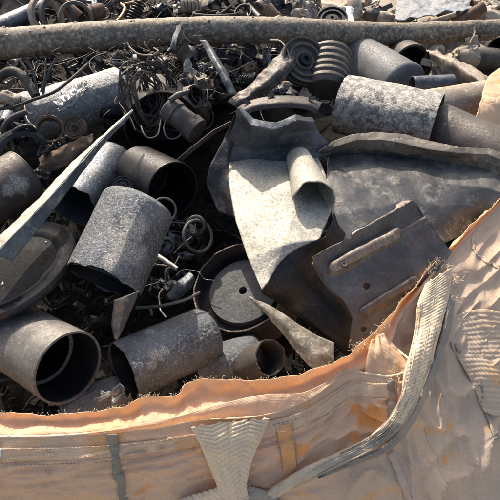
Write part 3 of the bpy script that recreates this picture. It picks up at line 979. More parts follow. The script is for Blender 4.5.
inn = [b + Vector((-.01, .045, -.12)) for b in bot]
def wav(u, v, p):
    return .004 * noise.noise(Vector((u * 40, v * 2, 9))) + .0035 * fbm(p, 22, 3)
lin = loft([top, mid, bot, inn], 300, 40, 0, 1, wav)
MB().grid(lin).build('inner_flap', 'bag_liner', bag, solid=.0012)
# broad turned-out lip of cloth lying between the flap and the hem (catches the sun)
l0 = [(84, 433, .026), (110, 429, .03), (138, 424, .036), (164, 420, .042), (196, 411, .048), (232, 401, .05), (268, 394, .05), (304, 392, .04), (338, 376, .03)]
l1 = [(84, 434, .026), (110, 431, .03), (138, 427, .034), (164, 423, .039), (196, 415, .044), (232, 408, .046), (268, 402, .045), (304, 397, .036), (338, 378, .028)]
l2 = [(84, 435, .024), (110, 432.5, .026), (138, 430, .028), (164, 427, .03), (196, 420, .032), (232, 418, .032), (268, 413, .032), (304, 402, .032), (340, 378, .03)]
g = loft(pz([l0, l1, l2]), 120, 18, 0, 1, lambda u, v, p: .0035 * fbm(p, 26, 3))
MB().grid(g).build('turned_lip', 'bag_liner', bag, solid=.0014)
# pleat of cloth folded at the corner
g = loft(pz([[(371, 341, .046), (376, 337, .048), (381, 334, .046), (385, 336, .03)], [(367, 358, .036), (377, 356, .042), (387, 350, .038), (397, 350, .02)], [(364, 379, .01), (382, 380, .012), (398, 376, .012), (412, 369, .01)]]), 34, 24, 0, 1,
         lambda u, v, p: .0035 * math.sin(u * 19) * (1 - v * .5) + .002 * fbm(p, 40, 3))
MB().grid(g).build('corner_pleat', 'bag_liner', bag, solid=.0014)
# vertical seam tape at the corner
def tape(name, pts_px, wpx, mat, lift=.004, thick=.002, n=80, fn=None):
    a, b = [], []
    sp_ = spline([Vector((x_, y_, 0)) for x_, y_ in pts_px], (len(pts_px) - 1) * 4 + 1)
    pts_px = [(q_.x, q_.y) for q_ in sp_]
    for i, (px, py) in enumerate(pts_px):
        q = pts_px[min(i + 1, len(pts_px) - 1)]
        p = pts_px[max(i - 1, 0)]
        dx, dy = q[0] - p[0], q[1] - p[1]
        L = math.hypot(dx, dy)
        a.append(outer_pt(px - dy / L * wpx / 2, py + dx / L * wpx / 2, lift))
        b.append(outer_pt(px + dy / L * wpx / 2, py - dx / L * wpx / 2, lift))
    mid_ = [(x + y) / 2 + (CAM - x).normalized() * lift * .4 for x, y in zip(a, b)]
    g_ = loft([a, mid_, b], n, 10, 0, 1, fn or (lambda u, v, p: .0012 * fbm(p, 50, 3)))
    return MB().grid(g_).build(name, mat, bag, solid=thick)
tape('corner_seam', [(391, 380), (391, 400), (393, 420), (396, 438)], 7, 'grey_web', .004)
tape('corner_seam', [(401, 378), (400, 396), (401, 412)], 5, 'bag_fabric', .005)
tape('tie_cord', [(113, 434), (114, 450), (117, 468), (121, 486), (124, 505)], 8, 'green_tape', .005, .003)
tape('reinforcing_tape', [(283, 424), (285, 440), (288, 457), (290, 470)], 15, 'orange_tape', .004)
tape('seam_tape', [(390, 452), (398, 470), (404, 486), (412, 506)], 7, 'bag_side', .006)
tape('seam_tape', [(455, 344), (464, 358), (478, 376), (483, 392), (482, 404), (490, 420), (497, 440)], 3.0, 'grey_web', .004)
tape('seam_tape', [(474, 236), (474, 250), (484, 259), (500, 269), (515, 277)], 2.4, 'bag_side', .0025)
tape('care_label', [(-6, 443), (-3, 450), (-2, 458)], 8, 'white_plastic', .005)
tape('hem_band', [(-40, 455), (20, 455), (75, 453), (130, 449), (170, 444), (198, 440)], 13, 'bag_fabric', .002, .001)
tape('hem_band', [(262, 429), (285, 424), (305, 417), (325, 406), (342, 394), (356, 389), (390, 391)], 14, 'bag_fabric', .002, .001)
# stitches
m = MB()
def stitches(path, step, rr=.0006, ln=.35, lift=.006):
    pts_ = [outer_pt(px, py, lift) for px, py in path]
    L = sum((pts_[i + 1] - pts_[i]).length for i in range(len(pts_) - 1))
    n_ = max(4, int(L / step))
    s_ = spline(pts_, n_ * 3)
    for i in range(n_ - 1):
        a, b = s_[i * 3], s_[i * 3 + 2]
        m.tube([a, (a + b) / 2 + (CAM - a).normalized() * .0008, b], rr, 5)
stitches([(-20, 464), (40, 464), (90, 462), (150, 457), (190, 450)], .006)
stitches([(-20, 449), (40, 449), (90, 447), (150, 442), (190, 435)], .006)
stitches([(272, 425), (300, 418), (322, 404), (340, 390), (355, 384), (386, 386)], .006)
stitches([(276, 426), (279, 448), (282, 470)], .005)
stitches([(293, 422), (297, 446), (298, 468)], .005)
m.build('stitching', 'grey_web', bag)['kind'] = 'stuff'

# ---- webbing loops
def web(name, left, right, n, across, mat, rib_n, amp=.0017, slant=1.0, thick=.004, parent=None, belly=.004, chev=True):
    """flat webbing strap with slanting ribs; left/right are edge points"""
    mid_ = [(a + b) / 2 + (CAM - a).normalized() * belly for a, b in zip(left, right)]
    q1 = [a.lerp(b, .5) + (CAM - a).normalized() * belly * .6 for a, b in zip(left, mid_)]
    q2 = [a.lerp(b, .5) + (CAM - a).normalized() * belly * .6 for a, b in zip(mid_, right)]
    def rib_(u, v, p):
        k = .12 * noise.noise(p * 60) + (u * rib_n + slant * (abs(v - .5) if chev else v) * 3.0)
        a = abs((k % 1.0) - .5) * 2
        strand = abs(((v * 9) % 1.0) - .5) * 2
        ed = min(1.0, min(v, 1 - v) * 7)
        return ed * amp * ((1 - a ** 2) + .22 * strand) + .0014 * fbm(p, 40, 3)
    g_ = loft([left, q1, mid_, q2, right], n, across, 0, 1, rib_)
    return MB().grid(g_).build(name, mat, parent or bag, solid=thick, off=-1)
def OP(px, py, lift):
    return outer_pt(px, py, lift)
# V-shaped loop at the front
left = [OP(192, 428, .012), OP(200, 445, .014), OP(207, 465, .018), OP(216, 488, .022), OP(222, 512, .022)]
right = [OP(231, 421, .012), OP(232, 442, .018), OP(235, 465, .022), OP(238, 488, .024), OP(243, 512, .022)]
web('lifting_loop', left, right, 190, 44, 'cream_web', 19)
left = [OP(229, 422, .017), OP(228, 442, .020), OP(229, 463, .024), OP(232, 486, .027), OP(236, 500, .026)]
right = [OP(270, 419, .012), OP(262, 436, .018), OP(253, 460, .024), OP(248, 482, .027), OP(249, 500, .026)]
web('lifting_loop', left, right, 190, 44, 'cream_web', 19, slant=-1.0)
left = [OP(236, 484, .014), OP(246, 500, .016), OP(262, 520, .014)]
right = [OP(250, 486, .012), OP(266, 492, .014), OP(290, 508, .012)]
web('lifting_loop', left, right, 60, 30, 'grey_web', 8)
left = [OP(180, 500, .01), OP(200, 494, .014), OP(222, 488, .016)]
right = [OP(185, 512, .01), OP(205, 508, .014), OP(228, 502, .016)]
web('lifting_loop', left, right, 60, 24, 'cream_web', 8)
# long loop hanging down from the right rim and along the front
left = [OP(424, 283, .012), OP(418, 305, .018), OP(414, 330, .026), OP(408, 362, .034), OP(401, 395, .038), OP(388, 420, .036), OP(366, 438, .028), OP(338, 452, .022), OP(305, 468, .018), OP(276, 484, .014), OP(240, 508, .012)]
right = [OP(452, 268, .012), OP(449, 295, .018), OP(443, 325, .026), OP(432, 360, .034), OP(420, 395, .036), OP(404, 424, .034), OP(380, 446, .026), OP(348, 462, .02), OP(312, 478, .016), OP(284, 494, .012), OP(256, 514, .012)]
web('lifting_strap', left[:6], right[:6], 260, 44, 'cream_web', 42, amp=.0010, belly=.008, chev=False)
web('lifting_strap', left[5:], right[5:], 160, 36, 'mid_web', 26, amp=.0008, belly=.006, chev=False)
# back layer of the same strap, turned edge-on, its shade painted in darker
l2 = [OP(449, 292, .012), OP(444, 325, .016), OP(433, 360, .02), OP(421, 395, .022), OP(405, 424, .022), OP(382, 446, .018), OP(352, 460, .014), OP(318, 475, .010)]
r2_ = [OP(455, 300, .006), OP(450, 330, .008), OP(440, 364, .010), OP(427, 398, .010), OP(410, 429, .010), OP(387, 451, .008), OP(355, 464, .008), OP(319, 478, .008)]
web('lifting_strap', l2, r2_, 160, 24, 'grey_web', 18, amp=.0009, chev=False)
# loose strands of the worn strap
m = MB()
rnd = random.Random(5)
for i in range(36):
    f0 = rnd.random()
    f1 = f0 + rnd.uniform(-.12, .12)
    a0 = rnd.randint(0, 4)
    ln = rnd.randint(3, 6)
    s_ = [left[k].lerp(right[k], max(0.02, min(.98, f0 + (f1 - f0) * j / ln))) + (CAM - left[k]).normalized() * rnd.uniform(.003, .011) for j, k in enumerate(range(a0, min(a0 + ln, 11)))]
    if len(s_) > 1:
        m.tube(spline(s_, 26), rnd.uniform(.0004, .0009), 5)
m.build('loose_strand', 'mid_web', bag)['kind'] = 'stuff'
# frayed threads along the torn edges
m = MB()
def fray(p, n_, L, spread, bias):
    for _ in range(n_):
        a = p + Vector((rnd.uniform(-1, 1), rnd.uniform(-1, 1), rnd.uniform(-.3, .3))) * spread
        d = (bias + Vector((rnd.uniform(-1, 1), rnd.uniform(-1, 1), rnd.uniform(-.6, 1)))).normalized() * L * rnd.uniform(.4, 1.2)
        b = a + d * .5 + Vector((rnd.uniform(-1, 1), rnd.uniform(-1, 1), rnd.uniform(-1, 1))) * L * .3
        m.tube(spline([a, b, a + d], 8), .00022 + .0002 * rnd.random(), 4)
for (px, py, n_) in ((352, 346, 8), (360, 348, 12), (368, 343, 9), (376, 335, 7), (382, 328, 6)):
    fray(PZ(px, py, .05), n_, .010, .006, Vector((-.4, .5, .5)))
for (px, py, n_) in ((428, 272, 10), (437, 264, 12), (446, 268, 14), (455, 282, 14), (456, 300, 10), (431, 267, 8)):
    fray(PZ(px, py, .05), n_, .015, .006, Vector((.3, .2, .5)))
for i in range(240):
    p = lin[0][rnd.randint(5, 295)]
    fray(p, 1, .0055, .002, Vector((0, .2, .8)))
for (px, py, n_) in ((408, 368, 14), (398, 372, 10), (388, 374, 8)):
    fray(outer_pt(px, py, .006), n_, .009, .006, Vector((0, 0, .2)))
m.build('frayed_thread', 'cream_web', bag)['kind'] = 'stuff'
# coarse ribbed repair patch on the right
a = [OP(446, 318, .006), OP(462, 312, .006), OP(482, 309, .006), OP(505, 312, .006)]
b = [OP(452, 345, .007), OP(472, 345, .007), OP(490, 345, .007), OP(512, 345, .007)]
c = [OP(470, 378, .007), OP(484, 378, .007), OP(500, 380, .007), OP(520, 382, .007)]
d = [OP(484, 412, .006), OP(494, 414, .006), OP(508, 416, .006), OP(526, 420, .006)]
g = loft([a, b, c, d], 60, 170, 0, 1, lambda u, v, p: .0009 * (1 - abs((v * 21 + .12 * noise.noise(Vector((u * 4, v * 9, 2)))) % 1 - .5) * 2) + .003 * fbm(p, 18, 3))
MB().grid(g).build('ribbed_patch', 'bag_side', bag, solid=.0016)
# far side of the bag's rim at the right edge
g = loft([[PZ(470, 131, .035), PZ(479, 108, .055), PZ(484, 88, .05), PZ(496, 70, .055), PZ(545, 48, .05)], [PZ(480, 136, .025), PZ(487, 118, .03), PZ(495, 102, .04), PZ(516, 96, .03), PZ(548, 84, .03)],
          [PZ(490, 142, -.01), PZ(497, 134, -.01), PZ(508, 126, -.02), PZ(524, 118, -.02), PZ(552, 108, -.02)]], 40, 24, .006, 16)
MB().grid(g).build('far_flap', 'bag_fabric', bag, solid=.0014)

# ------------------------------------------------------------------ single small things with a look of their own
def rdir(rn, tilt=1.0):
    v = Vector((rn.uniform(-1, 1), rn.uniform(-1, 1), rn.uniform(-1, 1)))
    v = v.normalized() if v.length > .05 else Vector((0, 0, 1))
    return (v * tilt + VIEW * (1 - tilt)).normalized()
PULLEY = [(0, 0), (0, .30), (.10, .30), (.10, .42), (.02, .46), (.02, .60), (.16, .64), (.16, .74), (.06, .78), (.06, .88), (.18, .92), (.18, 1.0), (-.05, 1.0), (-.12, .90), (-.19, 1.0), (-.34, 1.0), (-.34, 0)]
def pulley(name, label, c, ax, r, mat, seed=0, group=None, hub='black_steel'):
    t = thing(name, label, 'pulley', c - Vector((0, 0, r * .4)), group)
    MB().lathe([(a * r, b * r) for a, b in PULLEY], c, ax, 48, False, .01, seed=seed).build('wheel', mat, t)
    MB().lathe([(.14 * r, 0), (.14 * r, .1 * r), (.22 * r, .12 * r), (.22 * r, .27 * r), (.0, .29 * r)], c, ax, 24, False).build('hub', hub, t)
    return t
c = PD(50, 130, 1.40)
ring('pulley_ring', 'larger rusty pulley ring resting against the frosted can', c, VIEW + Vector((.3, 0, .2)), 14.5 * mpp(c), .016, 'rusty_iron', 'pulley',
     prof=[(-.009, .037), (-.004, .034), (.004, .034), (.009, .038), (.011, .036), (.010, .030), (-.009, .029)])
c = PD(75, 128, 1.385)
pulley('belt_pulley', 'smaller rusty pulley beside the frosted can and the larger ring', c, VIEW + Vector((-.1, 0, .1)), 11.5 * mpp(c), 'rusty_iron', 2)
g = loft([[PD(38, 158, 1.37), PD(58, 149, 1.36), (PD(78, 140, 1.36)), PD(93, 134, 1.37)], [PD(40, 165, 1.36), PD(60, 156, 1.35), PD(80, 150, 1.35), PD(92, 143, 1.36)],
          [PD(34, 178, 1.36), PD(52, 172, 1.36), PD(70, 164, 1.36), PD(84, 154, 1.37)]], 40, 16, .006, 30)
tag(MB().grid(g).build('iron_bracket', 'rusty_iron', solid=.006), 'ragged rusty bracket below the two small pulleys', 'bracket')
m = MB()
rnd = random.Random(3)
for i in range(26):
    p = PD(rnd.uniform(40, 66), 0, 1.34)
    px = rnd.uniform(38, 66)
    m.blob(PD(px, 151 - (px - 40) * .45 + rnd.uniform(-4, 3), 1.345), rnd.uniform(.002, .006), rnd.uniform(.002, .006), rnd.uniform(.002, .005), .5, 2.5, i, 6, 8)
tag(m.build('crumbled_foil', 'wire_grey'), 'crumbled pale metal flakes on the rusty bracket', 'scrap')
m = MB().blob(PD(40, 176, 1.34), .022, .016, .014, .5, 2.2, 4, 14, 18)
tag(m.build('metal_lump', 'wire_grey', angle=25), 'grey broken metal lump between the brown can and the bright strip', 'scrap')

# clutch pulley and ribbed housing right of the middle
c = PD(304, 61, 1.50)
pulley('clutch_pulley', 'large grooved clutch pulley just below the long pipe, right of its middle', c, VIEW + Vector((.35, .1, .1)), 24 * mpp(c), 'brown_steel', 4)
c = PZ(330, 60, .02)
t = thing('ribbed_housing', 'dark ribbed motor housing right of the clutch pulley', 'motor', c - Vector((0, 0, .05)))
pr = [(0, 0), (0, .05)]
for i in range(6):
    a = .004 + i * .021
    pr += [(a, .0575), (a + .004, .060), (a + .011, .060), (a + .0145, .0565), (a + .020, .0555)]
pr += [(.135, .05), (.135, 0)]
MB().lathe(pr, PD(331, 52, 1.56), PD(325, 100, 1.50) - PD(331, 52, 1.56), 40, False, .01, oval=.9).build('finned_body', 'brown_steel', t)
MB().lathe([(-.012, 0), (-.012, .018), (0, .02), (0, .0)], PD(331, 52, 1.56), PD(325, 100, 1.50) - PD(331, 52, 1.56), 20, False).build('shaft_boss', 'brown_steel', t)
# curved brake band
a0 = [PD(x, y, d) for x, y, d in ((238, 108, 1.40), (250, 101, 1.39), (268, 97, 1.385), (290, 96, 1.385), (308, 98, 1.39), (322, 103, 1.40))]
a1 = [PD(x, y, d) for x, y, d in ((240, 112, 1.37), (252, 106, 1.36), (269, 103, 1.355), (290, 102, 1.355), (307, 104, 1.36), (319, 109, 1.37))]
a2 = [PD(x, y, d) for x, y, d in ((243, 118, 1.37), (254, 112, 1.36), (270, 109, 1.355), (290, 108, 1.355), (306, 110, 1.36), (317, 115, 1.37))]
t = thing('brake_band', 'curved dark brown band with small lugs behind the torn sheet', 'band', PD(280, 106, 1.38))
MB().grid(loft([a0, a1, a2], 60, 12, .0008, 40)).build('band', 'brown_steel', t, solid=.003)
for x, y in ((271, 95), (312, 98), (247, 102)):
    p = PD(x, y, 1.375)
    MB().box(p, RGT * .009, (FWD * .8 + UPV * .2) * .005, UPV * .0045).build('lug', 'brown_steel', t)
# crumpled long plate
g = loft([[PD(228, 102, 1.46), PD(246, 88, 1.46), PD(264, 70, 1.47), PD(282, 52, 1.49), PD(292, 46, 1.5)], [PD(234, 106, 1.44), PD(254, 92, 1.43), PD(272, 77, 1.43), PD(288, 62, 1.46), PD(296, 54, 1.49)],
          [PD(238, 111, 1.45), PD(258, 98, 1.45), PD(278, 84, 1.45), (PD(292, 70, 1.47)), PD(300, 60, 1.5)]], 70, 26, .006, 24)
tag(MB().grid(g).build('crumpled_plate', 'brown_steel', solid=.003), 'crumpled grey brown plate slanting up to the clutch pulley', 'sheet metal')
g = loft([[PD(200, 40, 1.52), PD(212, 62, 1.46), PD(222, 80, 1.43), PD(230, 97, 1.42)], [PD(205, 40, 1.5), PD(217, 61, 1.45), PD(227, 79, 1.42), PD(233, 95, 1.41)], [PD(207, 41, 1.53), PD(219, 60, 1.48), PD(229, 77, 1.45), PD(236, 94, 1.44)]], 40, 12, .002, 30)
tag(MB().grid(g).build('channel_strip', 'blue_grey_steel', solid=.003), 'narrow grey channel running down from the long pipe to the crumpled plate', 'metal strip')
# motor armature and bush of cable
c0, c1 = PD(168, 108, 1.36), PD(206, 138, 1.34)
t = thing('armature', 'brown motor armature with a pale shaft hanging among the wires', 'motor', c0)
MB().lathe([(0, 0), (0, .03), (.004, .034), (.03, .034), (.032, .03), (.075, .031), (.078, .035), (.1, .034), (.104, .02), (.104, 0)], c0, c1 - c0, 36, False, .03).build('core', 'brown_steel', t)
MB().tube([PD(170, 100, 1.33), PD(178, 95, 1.325), PD(190, 91, 1.33)], [.006, .0075, .005], 12).build('shaft', 'wire_grey', t)
for k, (c, r_, w_) in enumerate(((PD(145, 97, 1.42), .044, .022), (PD(158, 86, 1.45), .036, .018))):
    ax = Vector((.55, -.55, .2)) if k == 0 else Vector((.35, -.8, .3))
    a_, u, v_ = basis(ax)
    m = MB()
    rn = random.Random(k)
    for s in range(13):
        rr_ = r_ + rn.gauss(0, w_ * .30)
        o_ = a_ * rn.gauss(0, w_ * .5)
        ph = rn.uniform(0, 6)
        pp = [c + o_ + (u * math.cos(i / 40 * 2 * PI) + v_ * math.sin(i / 40 * 2 * PI) * 1.5) * (rr_ + .007 * math.sin(3 * i / 40 * 2 * PI + ph)) for i in range(40)]
        m.tube(pp, rn.uniform(.0012, .003), 6, closed=True)
    tag(m.build('cable_coil', 'rubber' if k else 'brown_steel'), ['loose tangle of dark cable loops at the right end of the frosted can', 'smaller tangle of black cable loops close under the long pipe'][k], 'cable')
# bits of white and crumpled foil
tag(MB().blob(PD(188, 66, 1.36), .011, .006, .016, .6, 2.4, 3, 10, 12).build('white_scrap', 'aluminium', angle=20), 'small torn pale scrap among the wires left of the channel', 'scrap')
g = loft([[PZ(53, 102, .085), PZ(66, 92, .10), PZ(84, 80, .11)], [PZ(58, 106, .10), PZ(72, 95, .115), PZ(88, 84, .115)], [PZ(57, 112, .09), PZ(73, 103, .105), PZ(88, 90, .105)]], 40, 22, .012, 45)
tag(MB().grid(g).build('crumpled_foil', 'aluminium', solid=.001, angle=18), 'bright crumpled foil lying on the frosted can', 'foil')
def shred(name, label, p, q, w_, mat, seed_):
    rs_ = random.Random(seed_)
    n_ = 7
    mid_ = [p.lerp(q, k / n_) + Vector((rs_.uniform(-1, 1), rs_.uniform(-1, 1), rs_.uniform(-.6, 1))) * .006 for k in range(n_ + 1)]
    rows_ = [[c_ + (UPV * rs_.uniform(.5, 1.1) + FWD * rs_.uniform(-.6, .6) + RGT * rs_.uniform(-.3, .3)) * w_ * f_ for c_ in mid_] for f_ in (-.5, .0, .5)]
    return tag(MB().grid(loft(rows_, 42, 12, .0012, 60, None, True)).build(name, mat, solid=.0009, angle=18), label, 'foil')
shred('crumpled_foil', 'crumpled dull shred of foil nearest the bag flap below the speckled can', PD(98, 399, .845), PD(131, 401, .845), .016, 'wire_grey', 4)
shred('crumpled_foil', 'paler torn foil shred standing up before the speckled can mouth', PD(101, 393, .86), PD(123, 390, .86), .013, 'bright_strip', 9)
# things in the gap between the large can and the open can with the plate
def torus(name, label, c, ax, r, rr_, mat, group=None, cat='ring', oval=1.0):
    a_, u, v_ = basis(ax)
    pp = [c + (u * math.cos(2 * PI * i / 48) + v_ * math.sin(2 * PI * i / 48) * oval) * r for i in range(48)]
    return tag(MB().tube(pp, rr_, 8, closed=True).build(name, mat), label, cat, group)
torus('wire_ring', 'grey round wire ring leaning beside the open dark tube', PD(164, 210, 1.19), VIEW + Vector((.3, .1, 0)), 12 * mpp(PD(164, 210, 1.19)), .0028, 'wire_grey')
torus('wire_ring', 'larger grey ring standing right of the large weathered can', PD(198, 236, 1.14), VIEW + Vector((.6, .2, 0)), 16 * mpp(PD(198, 236, 1.14)), .0036, 'wire_grey')
ring('bearing_ring', 'dark thick bearing ring low in the gap right of the large can', PD(166, 246, 1.12), VIEW + Vector((.2, .2, .1)), .017, .012, 'dark_steel', 'ring')
ring('bearing_ring', 'dark flat bearing ring under the larger grey ring', PD(196, 226, 1.15), VIEW + Vector((-.2, .2, .1)), .022, .012, 'black_steel', 'ring')
tag(MB().tube([PD(158, 256, 1.10), PD(167, 262, 1.09), PD(177, 269, 1.085)], .005, 10).build('steel_pin', 'aluminium'), 'short bright steel pin in the gap right of the large can', 'pin')
g = loft([[PD(166, 296, 1.05), PD(176, 284, 1.05), PD(190, 272, 1.06)], [PD(170, 300, 1.04), PD(182, 288, 1.035), PD(194, 276, 1.05)], [PD(178, 301, 1.05), PD(186, 292, 1.05), PD(194, 280, 1.06)]], 20, 12, .004, 30)
tag(MB().grid(g).build('bent_plate', 'blue_grey_steel', solid=.003), 'small bent blue grey plate beside the ringed open can', 'sheet metal')
tag(MB().tube(spline([PD(136, 308, 1.0), PD(160, 306, .99), PD(185, 300, .99), PD(200, 292, 1.0)], 30), .0028, 8).build('bent_rod', 'wire_grey'), 'thin bent rod above the speckled can', 'rod')
c = PD(123, 186, 1.25)
pulley('stepped_knob', 'small stepped dark knob just behind the top of the large weathered can', c, Vector((.3, -.5, .8)), .024, 'dark_steel', 8)
tag(MB().tube(spline([PD(0, 109, 1.36), PD(14, 107, 1.34), PD(32, 100, 1.33), PD(54, 92, 1.33), PD(70, 80, 1.35), PD(88, 64, 1.4)], 50), .004, 8).build('hose', 'rubber'), 'thin dark hose running along the upper side of the frosted can', 'hose')
tag(MB().tube(spline([PD(6, 140, 1.32), PD(4, 128, 1.31), PD(12, 118, 1.31), PD(26, 112, 1.32)], 40), .007, 10).build('hose', 'rubber'), 'short black hose curling at the left edge above the black rim', 'hose')
tag(MB().tube(spline([PD(8, 139, 1.30), PD(16, 130, 1.3), PD(28, 126, 1.31), PD(36, 131, 1.33)], 40), .006, 10).build('hose', 'dark_steel'), 'short grey hose curling over the black rim at the left', 'hose')
tag(MB().grid(loft([[PD(176, 160, 1.30), PD(192, 147, 1.29), PD(214, 130, 1.30), PD(231, 121, 1.30)], [PD(178, 165, 1.31), PD(194, 151, 1.30), PD(215, 134, 1.31), PD(232, 125, 1.31)]], 40, 6, .002, 30)).build('thin_strip', 'brown_steel', solid=.002), 'thin dark strip running into the left wing of the torn sheet', 'metal strip')
tag(MB().tube(spline([PD(-10, 86, 1.45), PD(8, 72, 1.42), PD(22, 76, 1.41), PD(36, 96, 1.40)], 40), [.012] * 40, 10).build('hose', 'rubber'), 'thick black hose arching under the left end of the long pipe', 'hose')
g = loft([[PD(-8, 94, 1.36), PD(6, 90, 1.35), PD(18, 94, 1.36)], [PD(-8, 100, 1.35), PD(7, 97, 1.34), PD(20, 101, 1.35)], [PD(-6, 106, 1.36), PD(8, 104, 1.36), PD(22, 108, 1.37)]], 24, 12, .008, 40)
tag(MB().grid(g).build('crumpled_foil', 'tan_steel', solid=.0015, angle=20), 'torn pale metal shred at the left edge under the long pipe', 'scrap')

# ------------------------------------------------------------------ repeats: loose machine scrap
def spring(c, ax, r, turns, wr, pitch):
    a_, u, v_ = basis(ax)
    n_ = int(turns * 16)
    return MB().tube([c + a_ * (pitch * turns * (i / n_ - .5)) + (u * math.cos(2 * PI * turns * i / n_) + v_ * math.sin(2 * PI * turns * i / n_)) * r for i in range(n_ + 1)], wr, 6)
def bolt(c, ax, r, L):
    m = MB()
    m.lathe([(0, 0), (0, r * 1.9), (r * 1.3, r * 1.9), (r * 1.3, 0)], c, ax, 6, False)
    pr = [(r * 1.3, r)]
    k = r * 1.3
    while k < L:
        pr += [(k + r * .18, r), (k + r * .36, r * .84)]
        k += r * .36
    m.lathe(pr + [(L, 0)], c, ax, 14, False)
    return m
def cog(c, ax, r, th, teeth, hole=.35):
    a_, u, v_ = basis(ax)
    m = MB()
    n_ = teeth * 4
    def rg(t_, f):
        b = len(m.v)
        for k in range(n_):
            q = r * (1.0 if (k % 4) in (0, 1) else .86) if f > .99 else r * f
            a = 2 * PI * k / n_
            m.v.append(c + a_ * t_ + (u * math.cos(a) + v_ * math.sin(a)) * q)
        return b
    seq = [rg(-th / 2, hole), rg(-th / 2, .8), rg(-th / 2, 1), rg(th / 2, 1), rg(th / 2, .8), rg(th * .2, .7), rg(th * .2, .5), rg(th * .7, .48), rg(th * .7, hole)]
    for a, b in zip(seq, seq[1:] + seq[:1]):
        for k in range(n_):
            q = (k + 1) % n_
            m.face((a + k, a + q, b + q, b + k))
    return m
def bent(c, rn, L, w_):
    d = rdir(rn, .8)
    _, u, v_ = basis(d)
    pts_ = [c + d * (L * (i / 4 - .5)) + u * rn.uniform(-.25, .25) * L for i in range(5)]
    g_ = loft([[p - v_ * w_ / 2 for p in pts_], [p + u * w_ * .15 for p in pts_], [p + v_ * w_ / 2 for p in pts_]], 26, 6, w_ * .12, 40)
    return MB().grid(g_)
def tubelet(c, ax, r, L):
    return MB().lathe([(-L / 2, r), (-L / 2 + .002, r * 1.04), (L / 2 - .002, r * 1.04), (L / 2, r), (L / 2, r * .8), (-L / 2, r * .8)], c, ax, 26, True, .03)
def casting(c, rn, s):
    m = MB()
    a = rdir(rn)
    _, u, v_ = basis(a)
    m.blob(c, s, s * rn.uniform(.5, .9), s * rn.uniform(.4, .8), .45, 1.6, rn.uniform(0, 50), 10, 14, Matrix((a, u, v_)).transposed())
    m.lathe([(0, 0), (0, s * .34), (s * .5, s * .34), (s * .5, s * .2), (s * .3, s * .2), (s * .3, 0)], c + a * s * .5, a, 18, False)
    m.lathe([(0, s * .2), (s * .95, s * .2), (s * .95, 0)], c, u, 14, False)
    return m

def repeat(kind, place, n_, spots, zr_, mats, rn, sc=1.0):
    """n_ of one kind, each an object of its own, lying in the given pixel boxes"""
    word = {'spring': ('coil_spring', 'coil spring', 'spring'), 'bolt': ('hex_bolt', 'hex bolt', 'bolt'), 'cog': ('gear_wheel', 'toothed gear wheel', 'gear'),
            'strip': ('bent_strip', 'bent metal strip', 'metal strip'), 'tube': ('pipe_offcut', 'short pipe offcut', 'pipe'), 'cast': ('machine_casting', 'rough machine casting', 'casting'),
            'ring': ('metal_ring', 'thin metal ring', 'ring'), 'pulley': ('scrap_pulley', 'old grooved pulley', 'pulley')}[kind]
    for i in range(n_):
        x0, y0, x1, y1 = rn.choice(spots)
        c = PZ(rn.uniform(x0, x1), rn.uniform(y0, y1), rn.uniform(*zr_))
        k = sc * rn.uniform(.7, 1.3)
        ax = rdir(rn, .75)
        if kind == 'spring':
            m = spring(c, ax, .014 * k, rn.randint(4, 8), .0026 * k, .0085 * k)
        elif kind == 'bolt':
            m = bolt(c, ax, .006 * k, .05 * k)
        elif kind == 'cog':
            m = cog(c, rdir(rn, .45), .034 * k, .014 * k, rn.choice((14, 18, 22)))
        elif kind == 'strip':
            m = bent(c, rn, .14 * k, .022 * k)
        elif kind == 'tube':
            m = tubelet(c, ax, .022 * k, .07 * k)
        elif kind == 'ring':
            rr_ = .03 * k
            m = MB().lathe([(-.006, rr_), (.006, rr_), (.006, rr_ * .86), (-.006, rr_ * .86)], c, rdir(rn, .6), 36, True, .03)
        elif kind == 'pulley':
            rr_ = .036 * k
            m = MB().lathe([(a * rr_, b * rr_) for a, b in PULLEY], c, rdir(rn, .5), 32, False, .02)
        else:
            m = casting(c, rn, .035 * k)
        tag(m.build(word[0], rn.choice(mats)), word[1] + ' ' + place, word[2], word[1] + 's ' + place)

rn = random.Random(11)
DARK = ['black_steel', 'dark_steel', 'dark_steel', 'brown_steel', 'blue_grey_steel', 'rusty_iron']
A1 = [(104, 58, 212, 118)]
P1 = 'among the wires under the left half of the long pipe'
for kd, n_ in (('strip', 22), ('spring', 5), ('cog', 4), ('cast', 20), ('tube', 14), ('bolt', 8), ('ring', 8), ('pulley', 3)):
    repeat(kd, P1, n_, A1, (-.10, .01), DARK, rn, 1.1)
for kd, n_, k_ in (('strip', 9, 1.5), ('ring', 6, 1.3), ('tube', 5, 1.3), ('cast', 6, 1.2)):
    repeat(kd, 'lying on top of the wire tangle under the long pipe', n_, [(108, 62, 205, 100)], (.02, .05), ['brown_steel', 'dark_steel', 'rusty_iron', 'blue_grey_steel', 'wire_grey'], rn, k_)
A2 = [(206, 50, 296, 104)]
P2 = 'in the dark hollow left of the clutch pulley'
for kd, n_ in (('cast', 20), ('tube', 10), ('cog', 4), ('bolt', 7), ('ring', 6), ('pulley', 4), ('strip', 16), ('spring', 3)):
    repeat(kd, P2, n_, A2, (-.13, -.03), DARK, rn)
A3 = [(0, 62, 62, 112), (0, 100, 20, 145)]
P3 = 'at the left edge below the long pipe'
for kd, n_ in (('cast', 14), ('tube', 8), ('strip', 14), ('ring', 7), ('bolt', 4)):
    repeat(kd, P3, n_, A3, (-.12, -.03), DARK, rn)
A4 = [(150, 220, 192, 296)]
P4 = 'deep in the gap right of the large weathered can'
for kd, n_ in (('cast', 7), ('ring', 6), ('cog', 3), ('bolt', 6), ('tube', 5), ('spring', 4), ('strip', 4)):
    repeat(kd, P4, n_, A4, (-.17, -.08), ['black_steel', 'black_steel', 'dark_steel', 'blue_grey_steel'], rn, .8)
